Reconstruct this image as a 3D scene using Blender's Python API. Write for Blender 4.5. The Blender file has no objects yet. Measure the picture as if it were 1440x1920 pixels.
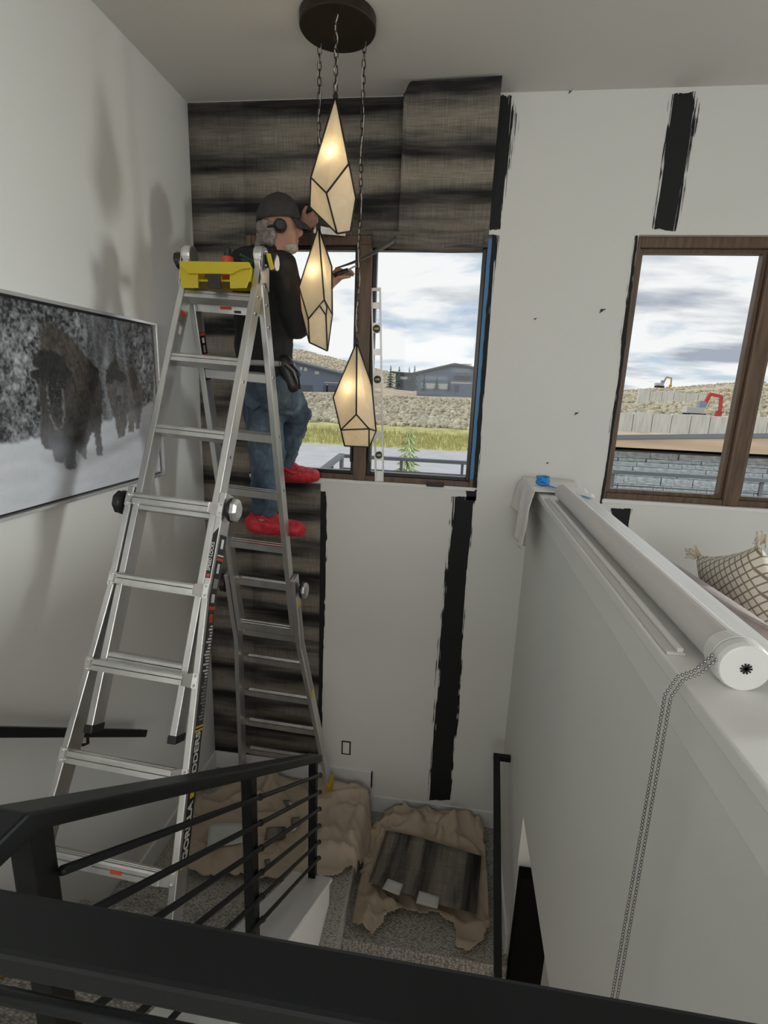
import bpy, bmesh, math, random
import numpy as np
from mathutils import Vector, Matrix, Quaternion
random.seed(7); rng = np.random.RandomState(7)
R = math.radians
sc = bpy.context.scene
col = sc.collection

# ------------------------------------------------------------------ camera
F_PX, PITCH, ROLL, YAW = 977.64, 0.234877, 0.0394452, 0.1289616
EYE = Vector((0, 0, 1.515))
fwd = Vector((-math.sin(YAW)*math.cos(PITCH), math.cos(YAW)*math.cos(PITCH), -math.sin(PITCH)))
rgt0 = Vector((math.cos(YAW), math.sin(YAW), 0))
dwn0 = fwd.cross(rgt0)
rgt = rgt0*math.cos(ROLL) - dwn0*math.sin(ROLL)
dwn = fwd.cross(rgt)
cam_d = bpy.data.cameras.new('camera')
cam_d.sensor_fit = 'VERTICAL'; cam_d.sensor_height = 36.0; cam_d.lens = F_PX/1920*36
cam_d.clip_start = 0.02; cam_d.clip_end = 2000
cam = bpy.data.objects.new('camera', cam_d); col.objects.link(cam)
mw = Matrix.Identity(4)
for i, v in enumerate((rgt, -dwn, -fwd)):
    for r_ in range(3): mw[r_][i] = v[r_]
mw.translation = EYE
cam.matrix_world = mw
sc.camera = cam

def ray(px, py):
    return rgt*((px-720)/F_PX) + dwn*((py-960)/F_PX) + fwd
def at(px, py, ax, val):
    """point where the pixel's direction meets the plane x/y/z = val"""
    d = ray(px, py); t = (val-EYE[ax])/d[ax]
    return EYE + d*t

# ------------------------------------------------------------------ world, sun, daylight, fill lamps
def world_sky():
    w = bpy.data.worlds.new('sky'); sc.world = w; w.use_nodes = True
    nt = w.node_tree; N = nt.nodes; L = nt.links; N.clear()
    out = N.new('ShaderNodeOutputWorld'); bg = N.new('ShaderNodeBackground')
    tc = N.new('ShaderNodeTexCoord'); sep = N.new('ShaderNodeSeparateXYZ')
    L.new(tc.outputs['Generated'], sep.inputs[0])
    def math_(op, a, b=None):
        m = N.new('ShaderNodeMath'); m.operation = op
        for i, v in enumerate((a, b)):
            if v is None: continue
            if isinstance(v, (int, float)): m.inputs[i].default_value = v
            else: L.new(v, m.inputs[i])
        return m.outputs[0]
    zc = math_('MAXIMUM', sep.outputs[2], 0.0)
    den = math_('ADD', zc, 0.16)
    cx = math_('DIVIDE', sep.outputs[0], den); cy = math_('DIVIDE', sep.outputs[1], den)
    cmb = N.new('ShaderNodeCombineXYZ'); L.new(cx, cmb.inputs[0]); L.new(cy, cmb.inputs[1])
    no = N.new('ShaderNodeTexNoise'); no.inputs['Scale'].default_value = 0.95
    no.inputs['Detail'].default_value = 9; no.inputs['Roughness'].default_value = 0.55
    no.inputs['Distortion'].default_value = 0.35
    mp = N.new('ShaderNodeMapping'); mp.inputs['Location'].default_value = (1.3, 4.4, 0)
    L.new(cmb.outputs[0], mp.inputs[0]); L.new(mp.outputs[0], no.inputs['Vector'])
    cov = N.new('ShaderNodeValToRGB'); cov.color_ramp.elements[0].position = 0.38; cov.color_ramp.elements[1].position = 0.50
    L.new(no.outputs['Fac'], cov.inputs[0])
    grad = N.new('ShaderNodeValToRGB')
    grad.color_ramp.elements[0].position = 0.0; grad.color_ramp.elements[0].color = (0.74, 0.86, 0.97, 1)
    grad.color_ramp.elements[1].position = 0.5; grad.color_ramp.elements[1].color = (0.20, 0.42, 0.78, 1)
    L.new(zc, grad.inputs[0])
    no2 = N.new('ShaderNodeTexNoise'); no2.inputs['Scale'].default_value = 1.7; no2.inputs['Detail'].default_value = 6
    mp2 = N.new('ShaderNodeMapping'); mp2.inputs['Location'].default_value = (3.1, 0.4, 1); mp2.inputs['Scale'].default_value = (0.55, 1.0, 1)
    L.new(cmb.outputs[0], mp2.inputs[0]); L.new(mp2.outputs[0], no2.inputs['Vector'])
    cl = N.new('ShaderNodeValToRGB')
    cl.color_ramp.elements[0].position = 0.33; cl.color_ramp.elements[0].color = (0.50, 0.55, 0.64, 1)
    cl.color_ramp.elements[1].position = 0.47; cl.color_ramp.elements[1].color = (1.22, 1.22, 1.22, 1)
    L.new(no2.outputs['Fac'], cl.inputs[0])
    mx = N.new('ShaderNodeMixRGB'); L.new(cov.outputs[0], mx.inputs[0]); L.new(grad.outputs[0], mx.inputs[1]); L.new(cl.outputs[0], mx.inputs[2])
    L.new(mx.outputs[0], bg.inputs[0]); bg.inputs[1].default_value = 1.0
    L.new(bg.outputs[0], out.inputs[0])
world_sky()
sd = bpy.data.lights.new('sun', 'SUN'); sd.energy = 1.9; sd.angle = R(2); sd.color = (1, .95, .87)
sun = bpy.data.objects.new('sun', sd); col.objects.link(sun)
sun.rotation_euler = Vector((1.0, 0.12, -0.95)).to_track_quat('-Z', 'Y').to_euler()
def area(name, loc, target, sx, sy, power, color):
    d = bpy.data.lights.new(name, 'AREA'); d.shape = 'RECTANGLE'; d.size = sx; d.size_y = sy; d.energy = power; d.color = color
    o = bpy.data.objects.new(name, d); col.objects.link(o); o.location = loc
    o.rotation_euler = (Vector(target)-Vector(loc)).to_track_quat('-Z', 'Z').to_euler()
    return o
# daylight at the inferred right-hand window, then two added fill lamps behind and below
area('daylight_right_window', (8.2, 3.2, 2.95), (0, 1.2, 1.7), 3.6, 1.5, 1250, (.96, 1.0, .965))
area('fill_rear', (0.7, -3.74, 1.95), (0.5, 2.0, .6), 3.4, 1.2, 80, (1, .985, .94))  # added fill from behind, reaching the window wall and landing
area('fill_lower_level', (4.55, 0.9, -1.45), (0, 1.1, -1.7), 2.4, 1.6, 22, (.95, 1, .98))  # added lamp that lifts the dark stairwell from below
sc.view_settings.view_transform = 'Standard'; sc.view_settings.look = 'None'
sc.view_settings.exposure = -0.28; sc.view_settings.gamma = 1.0; sc.view_settings.use_curve_mapping = False

# ------------------------------------------------------------------ materials
MATS = {}
def mat(name, rgb, rough=0.6, metal=0.0, vary=0.0, vscale=8.0, bump=0.0, bscale=200.0, spec=None, stretch=(1, 1, 1), sheen=0.0):
    m = bpy.data.materials.new(name); m.use_nodes = True
    nt = m.node_tree; N = nt.nodes; L = nt.links; b = N['Principled BSDF']
    b.inputs['Roughness'].default_value = rough; b.inputs['Metallic'].default_value = metal
    if spec is not None: b.inputs['Specular IOR Level'].default_value = spec
    if sheen: b.inputs['Sheen Weight'].default_value = sheen
    tc = N.new('ShaderNodeTexCoord'); mp = N.new('ShaderNodeMapping'); mp.inputs['Scale'].default_value = stretch
    L.new(tc.outputs['Object'], mp.inputs[0])
    no = N.new('ShaderNodeTexNoise'); no.inputs['Scale'].default_value = vscale; no.inputs['Detail'].default_value = 5
    L.new(mp.outputs[0], no.inputs['Vector'])
    cr = N.new('ShaderNodeValToRGB'); cr.color_ramp.elements[0].position = .3; cr.color_ramp.elements[1].position = .7
    cr.color_ramp.elements[0].color = tuple(max(0, c*(1-vary)) for c in rgb)+(1,)
    cr.color_ramp.elements[1].color = tuple(min(1, c*(1+vary)) for c in rgb)+(1,)
    L.new(no.outputs['Fac'], cr.inputs[0]); L.new(cr.outputs[0], b.inputs['Base Color'])
    if bump:
        n2 = N.new('ShaderNodeTexNoise'); n2.inputs['Scale'].default_value = bscale; n2.inputs['Detail'].default_value = 3
        L.new(mp.outputs[0], n2.inputs['Vector'])
        bp = N.new('ShaderNodeBump'); bp.inputs['Strength'].default_value = bump; bp.inputs['Distance'].default_value = .002
        L.new(n2.outputs['Fac'], bp.inputs['Height']); L.new(bp.outputs[0], b.inputs['Normal'])
    MATS[name] = m
    return m
mat('wall_paint', (.76, .765, .735), .55, vary=.012, vscale=1.5, bump=.25, bscale=240)
mat('ceiling_paint', (.70, .675, .645), .8, vary=.01, vscale=1.5, bump=.2, bscale=240)
mat('trim_paint', (.82, .82, .81), .28, vary=.01)
mat('satin_ledge', (.84, .84, .83), .33, vary=.01, bump=.3, bscale=500)
mat('black_metal', (.0075, .0095, .0105), .42, vary=.15, bump=.15, bscale=700, spec=.3)
mat('aluminium', (.62, .62, .61), .33, metal=.85, vary=.12, vscale=14, stretch=(1, 1, .15), bump=.1, bscale=120)
mat('bright_aluminium', (.80, .80, .79), .24, metal=.9, vary=.12, vscale=22)
mat('black_plastic', (.012, .012, .013), .4)
mat('yellow_plastic', (.60, .47, .015), .45, vary=.05)
mat('yellow_rubber', (.55, .36, .02), .6)
mat('orange_plastic', (.62, .07, .02), .45)
mat('white_plastic', (.80, .80, .79), .35)
mat('white_print', (.80, .80, .80), .5)
mat('yellow_print', (.85, .58, .04), .5)
mat('red_print', (.55, .06, .03), .5)
mat('grey_print', (.30, .30, .30), .5)
mat('label_black', (.010, .010, .010), .35)
mat('walnut', (.125, .078, .05), .4, vary=.35, vscale=9, stretch=(6, 6, .6), bump=.15, bscale=60)
mat('black_sash', (.015, .014, .013), .35)
mat('bronze', (.045, .033, .022), .4, metal=.6, vary=.2)
mat('lead', (.028, .024, .02), .45, metal=.4)
mat('cord', (.55, .53, .48), .45)
mat('skin', (.40, .215, .145), .55, vary=.12, vscale=30, bump=.3, bscale=160)
mat('grey_hair', (.21, .19, .17), .7, vary=.45, vscale=60, bump=1.0, bscale=90)
mat('white_beard', (.42, .37, .33), .8, vary=.2, vscale=80, bump=.8, bscale=150)
mat('charcoal_cap', (.040, .038, .036), .85, vary=.18, vscale=40, bump=.3, bscale=500)
mat('black_shirt', (.009, .0095, .010), .85, vary=.2, vscale=10, bump=.3, bscale=300)
mat('green_print', (.035, .10, .055), .7)
mat('black_leather', (.012, .012, .013), .42, bump=.3, bscale=120)
mat('sock', (.38, .37, .36), .8, bump=.4, bscale=150)
mat('red_cover', (.53, .022, .035), .55, vary=.18, vscale=18, bump=.7, bscale=45)
mat('drop_cloth', (.53, .435, .34), .92, vary=.10, vscale=4, bump=.5, bscale=220)
mat('white_rag', (.80, .79, .76), .85, bump=.5, bscale=150)
mat('blue_tape', (.03, .26, .66), .5, vary=.1)
mat('blue_tape_pale', (.05, .22, .48), .5, vary=.1)
mat('paper_back', (.62, .64, .62), .7, vary=.05)
mat('shade_fabric', (.66, .645, .625), .75, bump=.4, bscale=600)
mat('chrome', (.42, .41, .41), .25, metal=1.0)
mat('mauve', (.36, .285, .275), .9, vary=.12, vscale=12, bump=.4, bscale=200, sheen=.3)
mat('fringe', (.66, .58, .47), .9, vary=.15)
mat('dark_door', (.006, .006, .006), .9, spec=.1)
mat('maple', (.52, .27, .09), .4, vary=.15, stretch=(1, 8, 1))
mat('grey_wall', (.30, .31, .31), .7)
mat('nail', (.03, .028, .026), .5, metal=.5)
mat('vial', (.55, .60, .20), .2)
mat('silver_frame', (.72, .72, .73), .25, metal=.6)
mat('sofa_cloth', (.30, .29, .28), .9, bump=.4)
# exterior
mat('sage_soil', (.52, .43, .30), .95, vary=.25, vscale=.6, bump=.5, bscale=4)
mat('sage_bush', (.44, .40, .29), .95, vary=.4, vscale=.9)
mat('dry_grass', (.46, .44, .17), .95, vary=.35, vscale=.7)
mat('grass_blades', (.50, .46, .18), .95, vary=.3, vscale=1.5)
mat('asphalt', (.48, .475, .485), .9, vary=.08, vscale=.8)
mat('house_metal', (.15, .19, .25), .6, vary=.15, vscale=3, stretch=(6, 6, .2))
mat('house_dark', (.09, .10, .12), .6)
mat('house_glass', (.25, .30, .36), .1)
mat('house_pale', (.5, .5, .48), .8)
mat('house_roof', (.09, .10, .115), .6)
mat('spruce', (.085, .125, .115), .9, vary=.35, vscale=2)
mat('young_spruce', (.34, .42, .20), .9, vary=.25, vscale=8)
mat('bark', (.10, .07, .05), .9)
mat('stone', (.29, .325, .345), .8, vary=.35, vscale=3.5, bump=.8, bscale=14)
mat('mortar', (.20, .22, .235), .95)
mat('cedar', (.40, .29, .20), .7, vary=.18, vscale=3, stretch=(.3, 1, 4))
mat('concrete', (.66, .65, .60), .9, vary=.14, vscale=1.2, stretch=(3, 3, .4))
mat('dirt', (.50, .37, .21), .95, vary=.2, vscale=.4)
mat('machine_red', (.55, .05, .04), .5)
mat('machine_yellow', (.55, .36, .05), .5)
mat('rubber', (.02, .02, .02), .8)
mat('rail_grey', (.10, .105, .115), .5)
mat('deck', (.25, .24, .23), .8)

def glass_mat():
    m = bpy.data.materials.new('window_glass'); m.use_nodes = True; nt = m.node_tree; N = nt.nodes; L = nt.links
    N.remove(N['Principled BSDF']); out = N['Material Output']
    t = N.new('ShaderNodeBsdfTransparent'); t.inputs[0].default_value = (.96, .97, .97, 1)
    g = N.new('ShaderNodeBsdfGlossy'); g.inputs['Roughness'].default_value = .02
    mx = N.new('ShaderNodeMixShader'); mx.inputs[0].default_value = .006
    L.new(t.outputs[0], mx.inputs[1]); L.new(g.outputs[0], mx.inputs[2]); L.new(mx.outputs[0], out.inputs[0]); MATS['glass'] = m
glass_mat()

def carpet_mat():
    m = mat('carpet', (.2, .19, .17), .95); nt = m.node_tree; N = nt.nodes; L = nt.links; b = N['Principled BSDF']
    tc = N.new('ShaderNodeTexCoord'); mp = N.new('ShaderNodeMapping'); mp.inputs['Rotation'].default_value = (0, 0, R(28)); mp.inputs['Scale'].default_value = (66, 132, 66)
    L.new(tc.outputs['Object'], mp.inputs[0])
    vo = N.new('ShaderNodeTexVoronoi'); vo.inputs['Scale'].default_value = 1.0; vo.inputs['Randomness'].default_value = .55
    L.new(mp.outputs[0], vo.inputs['Vector'])
    cr = N.new('ShaderNodeValToRGB'); cr.color_ramp.elements[0].position = .15; cr.color_ramp.elements[0].color = (.64, .61, .55, 1)
    cr.color_ramp.elements[1].position = .75; cr.color_ramp.elements[1].color = (.21, .20, .18, 1)
    L.new(vo.outputs['Distance'], cr.inputs[0]); L.new(cr.outputs[0], b.inputs['Base Color'])
    bp = N.new('ShaderNodeBump'); bp.invert = True; bp.inputs['Strength'].default_value = .7; bp.inputs['Distance'].default_value = .004
    L.new(vo.outputs['Distance'], bp.inputs['Height']); L.new(bp.outputs[0], b.inputs['Normal'])
carpet_mat()

def wallpaper_mat(name, axis='Z', phase=0.0):
    """woven charcoal wallpaper: uneven dark bands across a linen weave; bands run along the width"""
    m = mat(name, (.1, .1, .1), .85); nt = m.node_tree; N = nt.nodes; L = nt.links; b = N['Principled BSDF']
    tc = N.new('ShaderNodeTexCoord'); src = tc.outputs['UV']       # UV in metres: u along the band, v across
    def noise(scale, sx, sy, detail=4, loc=(0, 0, 0), rough=.5):
        mp = N.new('ShaderNodeMapping'); mp.inputs['Scale'].default_value = (sx, sy, 1); mp.inputs['Location'].default_value = loc
        L.new(src, mp.inputs[0]); no = N.new('ShaderNodeTexNoise'); no.inputs['Scale'].default_value = scale; no.inputs['Detail'].default_value = detail
        no.inputs['Roughness'].default_value = rough
        L.new(mp.outputs[0], no.inputs['Vector']); return no.outputs['Fac']
    def mm(op, a, c):
        x = N.new('ShaderNodeMath'); x.operation = op
        for i, v in enumerate((a, c)):
            if isinstance(v, (int, float)): x.inputs[i].default_value = v
            else: L.new(v, x.inputs[i])
        return x.outputs[0]
    sep = N.new('ShaderNodeSeparateXYZ'); L.new(src, sep.inputs[0])
    warp = noise(1.0, 1.3, 3.0, 3, (3, phase, 0))
    v = mm('ADD', sep.outputs[1], mm('MULTIPLY', mm('SUBTRACT', warp, .5), .16))
    band = mm('SINE', mm('ADD', mm('MULTIPLY', v, 2*math.pi/0.212), phase), 0.0)
    broad = noise(1.0, .7, 9.0, 5, (7, 2+phase, 0), .6)
    s = mm('ADD', mm('MULTIPLY', band, .36), mm('MULTIPLY', mm('SUBTRACT', broad, .5), 2.6))
    s = mm('ADD', mm('MULTIPLY', s, .72), .50)
    cr = N.new('ShaderNodeValToRGB'); e = cr.color_ramp.elements
    e[0].position = .16; e[0].color = (.0085, .0085, .0088, 1); e[1].position = .60; e[1].color = (.205, .183, .152, 1)
    x = e.new(.34); x.color = (.070, .064, .057, 1); x2 = e.new(.95); x2.color = (.29, .255, .21, 1)
    L.new(s, cr.inputs[0])
    wv = noise(1.0, 260, 9, 3); wh = noise(1.0, 9, 260, 3)
    w = mm('MULTIPLY', mm('ADD', mm('MULTIPLY', wv, 1.6), .2), mm('ADD', mm('MULTIPLY', wh, 1.6), .2))
    mxr = N.new('ShaderNodeMixRGB'); mxr.blend_type = 'MULTIPLY'; mxr.inputs[0].default_value = .8
    g = N.new('ShaderNodeCombineXYZ'); [L.new(w, g.inputs[i]) for i in range(3)]
    L.new(cr.outputs[0], mxr.inputs[1]); L.new(g.outputs[0], mxr.inputs[2]); L.new(mxr.outputs[0], b.inputs['Base Color'])
wallpaper_mat('wallpaper', phase=1.35)

def paint_mat():
    """dry-brushed black paint: vertex attribute 'edge' (0 body, 1 rim) drives how far the brush skipped"""
    m = mat('black_paint', (.006, .007, .008), .75, vary=.25, vscale=40, stretch=(8, 8, .6)); nt = m.node_tree; N = nt.nodes; L = nt.links
    out = N['Material Output']; b = N['Principled BSDF']
    tc = N.new('ShaderNodeTexCoord'); mp = N.new('ShaderNodeMapping'); mp.inputs['Scale'].default_value = (190, 190, 4.5)
    L.new(tc.outputs['Object'], mp.inputs[0]); no = N.new('ShaderNodeTexNoise'); no.inputs['Scale'].default_value = 1; no.inputs['Detail'].default_value = 4
    L.new(mp.outputs[0], no.inputs['Vector'])
    mp2 = N.new('ShaderNodeMapping'); mp2.inputs['Scale'].default_value = (9, 9, 3); L.new(tc.outputs['Object'], mp2.inputs[0])
    n2 = N.new('ShaderNodeTexNoise'); n2.inputs['Scale'].default_value = 1; L.new(mp2.outputs[0], n2.inputs['Vector'])
    a = N.new('ShaderNodeAttribute'); a.attribute_name = 'edge'
    def mm(op, x, y):
        q = N.new('ShaderNodeMath'); q.operation = op
        for i, v in enumerate((x, y)):
            if isinstance(v, (int, float)): q.inputs[i].default_value = v
            else: L.new(v, q.inputs[i])
        return q.outputs[0]
    thr = mm('ADD', mm('MULTIPLY', mm('POWER', a.outputs['Fac'], .6), .70), mm('MULTIPLY', mm('SUBTRACT', n2.outputs['Fac'], .5), .45))
    fac = mm('GREATER_THAN', no.outputs['Fac'], thr)
    t = N.new('ShaderNodeBsdfTransparent'); mx = N.new('ShaderNodeMixShader')
    L.new(fac, mx.inputs[0]); L.new(t.outputs[0], mx.inputs[1]); L.new(b.outputs[0], mx.inputs[2]); L.new(mx.outputs[0], out.inputs[0])
paint_mat()

def denim_mat():
    m = mat('denim', (.07, .11, .17), .9, bump=.4, bscale=260); nt = m.node_tree; N = nt.nodes; L = nt.links; b = N['Principled BSDF']
    tc = N.new('ShaderNodeTexCoord'); mp = N.new('ShaderNodeMapping'); mp.inputs['Scale'].default_value = (7, 7, 4); L.new(tc.outputs['Object'], mp.inputs[0])
    no = N.new('ShaderNodeTexNoise'); no.inputs['Scale'].default_value = 1; no.inputs['Detail'].default_value = 7; no.inputs['Roughness'].default_value = .65
    L.new(mp.outputs[0], no.inputs['Vector'])
    cr = N.new('ShaderNodeValToRGB'); e = cr.color_ramp.elements; e[0].position = .35; e[0].color = (.030, .048, .072, 1); e[1].position = .72; e[1].color = (.24, .32, .37, 1)
    x = e.new(.53); x.color = (.085, .125, .165, 1)
    L.new(no.outputs['Fac'], cr.inputs[0]); L.new(cr.outputs[0], b.inputs['Base Color'])
denim_mat()

def shade_glass_mat():
    m = bpy.data.materials.new('lamp_glass'); m.use_nodes = True; nt = m.node_tree; N = nt.nodes; L = nt.links
    b = N['Principled BSDF']; out = N['Material Output']
    b.inputs['Base Color'].default_value = (.84, .80, .72, 1); b.inputs['Roughness'].default_value = .35
    tc = N.new('ShaderNodeTexCoord'); no = N.new('ShaderNodeTexNoise'); no.inputs['Scale'].default_value = 22; no.inputs['Detail'].default_value = 5; no.inputs['Distortion'].default_value = 1.5
    L.new(tc.outputs['Object'], no.inputs['Vector'])
    cr = N.new('ShaderNodeValToRGB'); cr.color_ramp.elements[0].position = .3; cr.color_ramp.elements[0].color = (.86, .78, .62, 1); cr.color_ramp.elements[1].position = .7; cr.color_ramp.elements[1].color = (.95, .90, .78, 1)
    L.new(no.outputs['Fac'], cr.inputs[0])
    tr = N.new('ShaderNodeBsdfTranslucent'); L.new(cr.outputs[0], tr.inputs[0])
    mx = N.new('ShaderNodeMixShader'); mx.inputs[0].default_value = .62
    L.new(b.outputs[0], mx.inputs[1]); L.new(tr.outputs[0], mx.inputs[2]); L.new(mx.outputs[0], out.inputs[0]); MATS['lamp_glass'] = m
shade_glass_mat()
def bulb_mat():
    m = bpy.data.materials.new('bulb'); m.use_nodes = True; b = m.node_tree.nodes['Principled BSDF']
    b.inputs['Emission Color'].default_value = (1, .78, .45, 1); b.inputs['Emission Strength'].default_value = 6; MATS['bulb'] = m
bulb_mat()
def pillow_mat():
    m = mat('lattice_cloth', (.6, .55, .47), .9); nt = m.node_tree; N = nt.nodes; L = nt.links; b = N['Principled BSDF']
    tc = N.new('ShaderNodeTexCoord'); sep = N.new('ShaderNodeSeparateXYZ'); L.new(tc.outputs['UV'], sep.inputs[0])
    def mm(op, x, y):
        q = N.new('ShaderNodeMath'); q.operation = op
        for i, v in enumerate((x, y)):
            if isinstance(v, (int, float)): q.inputs[i].default_value = v
            else: L.new(v, q.inputs[i])
        return q.outputs[0]
    def line(e): return mm('LESS_THAN', mm('ABSOLUTE', mm('SUBTRACT', mm('FRACT', mm('MULTIPLY', e, 15.0), 0), .5)), .14) if False else None
    def stripes(expr):
        fr = N.new('ShaderNodeMath'); fr.operation = 'FRACT'; L.new(mm('MULTIPLY', expr, 13.0), fr.inputs[0]); return mm('LESS_THAN', fr.outputs[0], .2)
    l1 = stripes(mm('ADD', sep.outputs[0], mm('MULTIPLY', sep.outputs[1], .35))); l2 = stripes(mm('SUBTRACT', sep.outputs[1], mm('MULTIPLY', sep.outputs[0], .35)))
    f_ = mm('MAXIMUM', l1, l2)
    mx = N.new('ShaderNodeMixRGB'); L.new(f_, mx.inputs[0]); mx.inputs[1].default_value = (.66, .62, .54, 1); mx.inputs[2].default_value = (.24, .19, .145, 1)
    L.new(mx.outputs[0], b.inputs['Base Color'])
    bp = N.new('ShaderNodeBump'); bp.inputs['Strength'].default_value = .5; bp.inputs['Distance'].default_value = .003; L.new(f_, bp.inputs['Height']); L.new(bp.outputs[0], b.inputs['Normal'])
pillow_mat()
def print_mat():
    m = bpy.data.materials.new('photo_print'); m.use_nodes = True; nt = m.node_tree; b = nt.nodes['Principled BSDF']; b.inputs['Roughness'].default_value = .45
    a = nt.nodes.new('ShaderNodeAttribute'); a.attribute_name = 'print'; nt.links.new(a.outputs['Color'], b.inputs['Base Color']); MATS['photo_print'] = m
print_mat()

# ------------------------------------------------------------------ mesh helpers
def world_loc(o):
    v = Vector((0, 0, 0))
    while o is not None: v += o.location; o = o.parent
    return v
class MB:
    def __init__(s): s.v = []; s.f = []; s.uv = None
    def add(s, vs, fs):
        n = len(s.v); s.v += [tuple(v) for v in vs]; s.f += [tuple(n+i for i in f) for f in fs]; return s
    def box(s, lo, hi):
        x0, y0, z0 = lo; x1, y1, z1 = hi
        return s.add([(x0,y0,z0),(x1,y0,z0),(x1,y1,z0),(x0,y1,z0),(x0,y0,z1),(x1,y0,z1),(x1,y1,z1),(x0,y1,z1)],
                     [(0,3,2,1),(4,5,6,7),(0,1,5,4),(1,2,6,5),(2,3,7,6),(3,0,4,7)])
    def bar(s, p, q, u, wu, wv):
        """box from p to q; cross-section wu along u, wv along the third axis"""
        p, q, u = Vector(p), Vector(q), Vector(u); d = (q-p).normalized(); u = (u-d*u.dot(d)).normalized(); v = d.cross(u)
        a = u*wu/2; b = v*wv/2; P = []
        for c in (p, q): P += [c-a-b, c+a-b, c+a+b, c-a+b]
        return s.add(P, [(0,3,2,1),(4,5,6,7),(0,1,5,4),(1,2,6,5),(2,3,7,6),(3,0,4,7)])
    def tube(s, path, r, n=10, caps=True):
        path = [Vector(p) for p in path]; rs = r if isinstance(r, (list, tuple)) else [r]*len(path); rings = []; up = None
        for i, p in enumerate(path):
            d = (path[min(i+1, len(path)-1)]-path[max(i-1, 0)]).normalized()
            if up is None: up = Vector((0, 0, 1)) if abs(d.z) < .9 else Vector((1, 0, 0))
            a = (up-d*up.dot(d)).normalized(); up = a; b = d.cross(a)
            rings.append([p+(a*math.cos(2*math.pi*k/n)+b*math.sin(2*math.pi*k/n))*rs[i] for k in range(n)])
        vs = [v for rg in rings for v in rg]; fs = []
        for i in range(len(rings)-1):
            for k in range(n): fs.append((i*n+k, i*n+(k+1) % n, (i+1)*n+(k+1) % n, (i+1)*n+k))
        if caps: fs.append(tuple(reversed(range(n)))); fs.append(tuple((len(rings)-1)*n+k for k in range(n)))
        return s.add(vs, fs)
    def prism(s, pts, off):
        """polygon pts (3D, ordered) extruded by vector off"""
        n = len(pts); off = Vector(off); P = [Vector(p) for p in pts]
        return s.add(P+[p+off for p in P], [tuple(range(n)), tuple(reversed(range(n, 2*n)))]+[(i, n+i, n+(i+1) % n, (i+1) % n) for i in range(n)])
    def ball(s, c, rx, ry=None, rz=None, n=12, m=8, axes=None):
        ry = ry or rx; rz = rz or rx; c = Vector(c); A = axes or (Vector((1,0,0)), Vector((0,1,0)), Vector((0,0,1))); vs = []
        for i in range(1, m):
            th = math.pi*i/m
            for k in range(n):
                ph = 2*math.pi*k/n
                vs.append(c+A[0]*rx*math.sin(th)*math.cos(ph)+A[1]*ry*math.sin(th)*math.sin(ph)+A[2]*rz*math.cos(th))
        t = len(vs); vs += [c+A[2]*rz, c-A[2]*rz]; fs = []
        for i in range(m-2):
            for k in range(n): fs.append((i*n+k, (i+1)*n+k, (i+1)*n+(k+1) % n, i*n+(k+1) % n))
        for k in range(n): fs.append((t, k, (k+1) % n)); fs.append((t+1, (m-2)*n+(k+1) % n, (m-2)*n+k))
        return s.add(vs, fs)
    def capsule(s, p, q, r1, r2, flat=None, k=1.0, n=16):
        """tapered limb p->q; cross-section scaled by k along direction flat"""
        p, q = Vector(p), Vector(q); d = q-p; Ln = d.length; d.normalize()
        a = Vector(flat) if flat is not None else (Vector((1,0,0)) if abs(d.x) < .8 else Vector((0,1,0)))
        a = (a-d*a.dot(d)).normalized(); b = d.cross(a); rings = []
        prof = [(-r1*math.cos(t), r1*math.sin(t)) for t in (.15, .5, .9, 1.25)]+[(Ln*j/6, r1+(r2-r1)*j/6) for j in range(7)]+[(Ln+r2*math.sin(t), r2*math.cos(t)) for t in (.35, .7, 1.1, 1.42)]
        vs = []
        for (h, r) in prof:
            for i in range(n):
                t = 2*math.pi*i/n; vs.append(p+d*h+a*(r*k*math.cos(t))+b*(r*math.sin(t)))
        m = len(prof); fs = []
        for j in range(m-1):
            for i in range(n): fs.append((j*n+i, j*n+(i+1) % n, (j+1)*n+(i+1) % n, (j+1)*n+i))
        fs.append(tuple(reversed(range(n)))); fs.append(tuple((m-1)*n+i for i in range(n)))
        return s.add(vs, fs)
    def mesh(s, name, off=Vector((0, 0, 0)), smooth=False):
        me = bpy.data.meshes.new(name); me.from_pydata([tuple(Vector(v)-off) for v in s.v], [], s.f); me.update()
        bm = bmesh.new(); bm.from_mesh(me); bmesh.ops.recalc_face_normals(bm, faces=bm.faces); bm.to_mesh(me); bm.free()
        if smooth:
            for p in me.polygons: p.use_smooth = True
        return me
    def build(s, name, material, parent=None, smooth=False, bevel=0, origin=None):
        off = world_loc(parent) if parent else (Vector(origin) if origin else Vector((0, 0, 0)))
        o = bpy.data.objects.new(name, s.mesh(name, off, smooth)); col.objects.link(o)
        if parent: o.parent = parent
        elif origin: o.location = origin
        o.data.materials.append(MATS[material])
        if bevel:
            b = o.modifiers.new('bevel', 'BEVEL'); b.width = bevel; b.segments = 2; b.limit_method = 'ANGLE'
        return o
def empty(name, loc, label=None, cat=None, group=None, kind=None):
    o = bpy.data.objects.new(name, None); o.empty_display_size = .1; o.location = loc; col.objects.link(o)
    return tag(o, label, cat, group, kind)
def tag(o, label=None, cat=None, group=None, kind=None):
    if label: o['label'] = label
    if cat: o['category'] = cat
    if group: o['group'] = group
    if kind: o['kind'] = kind
    return o
def place(name, me, material, parent, loc, rot=None, scale=None):
    """a piece that shares mesh data"""
    o = bpy.data.objects.new(name, me); col.objects.link(o); o.parent = parent
    o.location = Vector(loc)-world_loc(parent) if parent else loc
    if rot is not None: o.rotation_mode = 'QUATERNION'; o.rotation_quaternion = rot
    if scale: o.scale = scale
    if not me.materials: me.materials.append(MATS[material])
    return o
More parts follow.
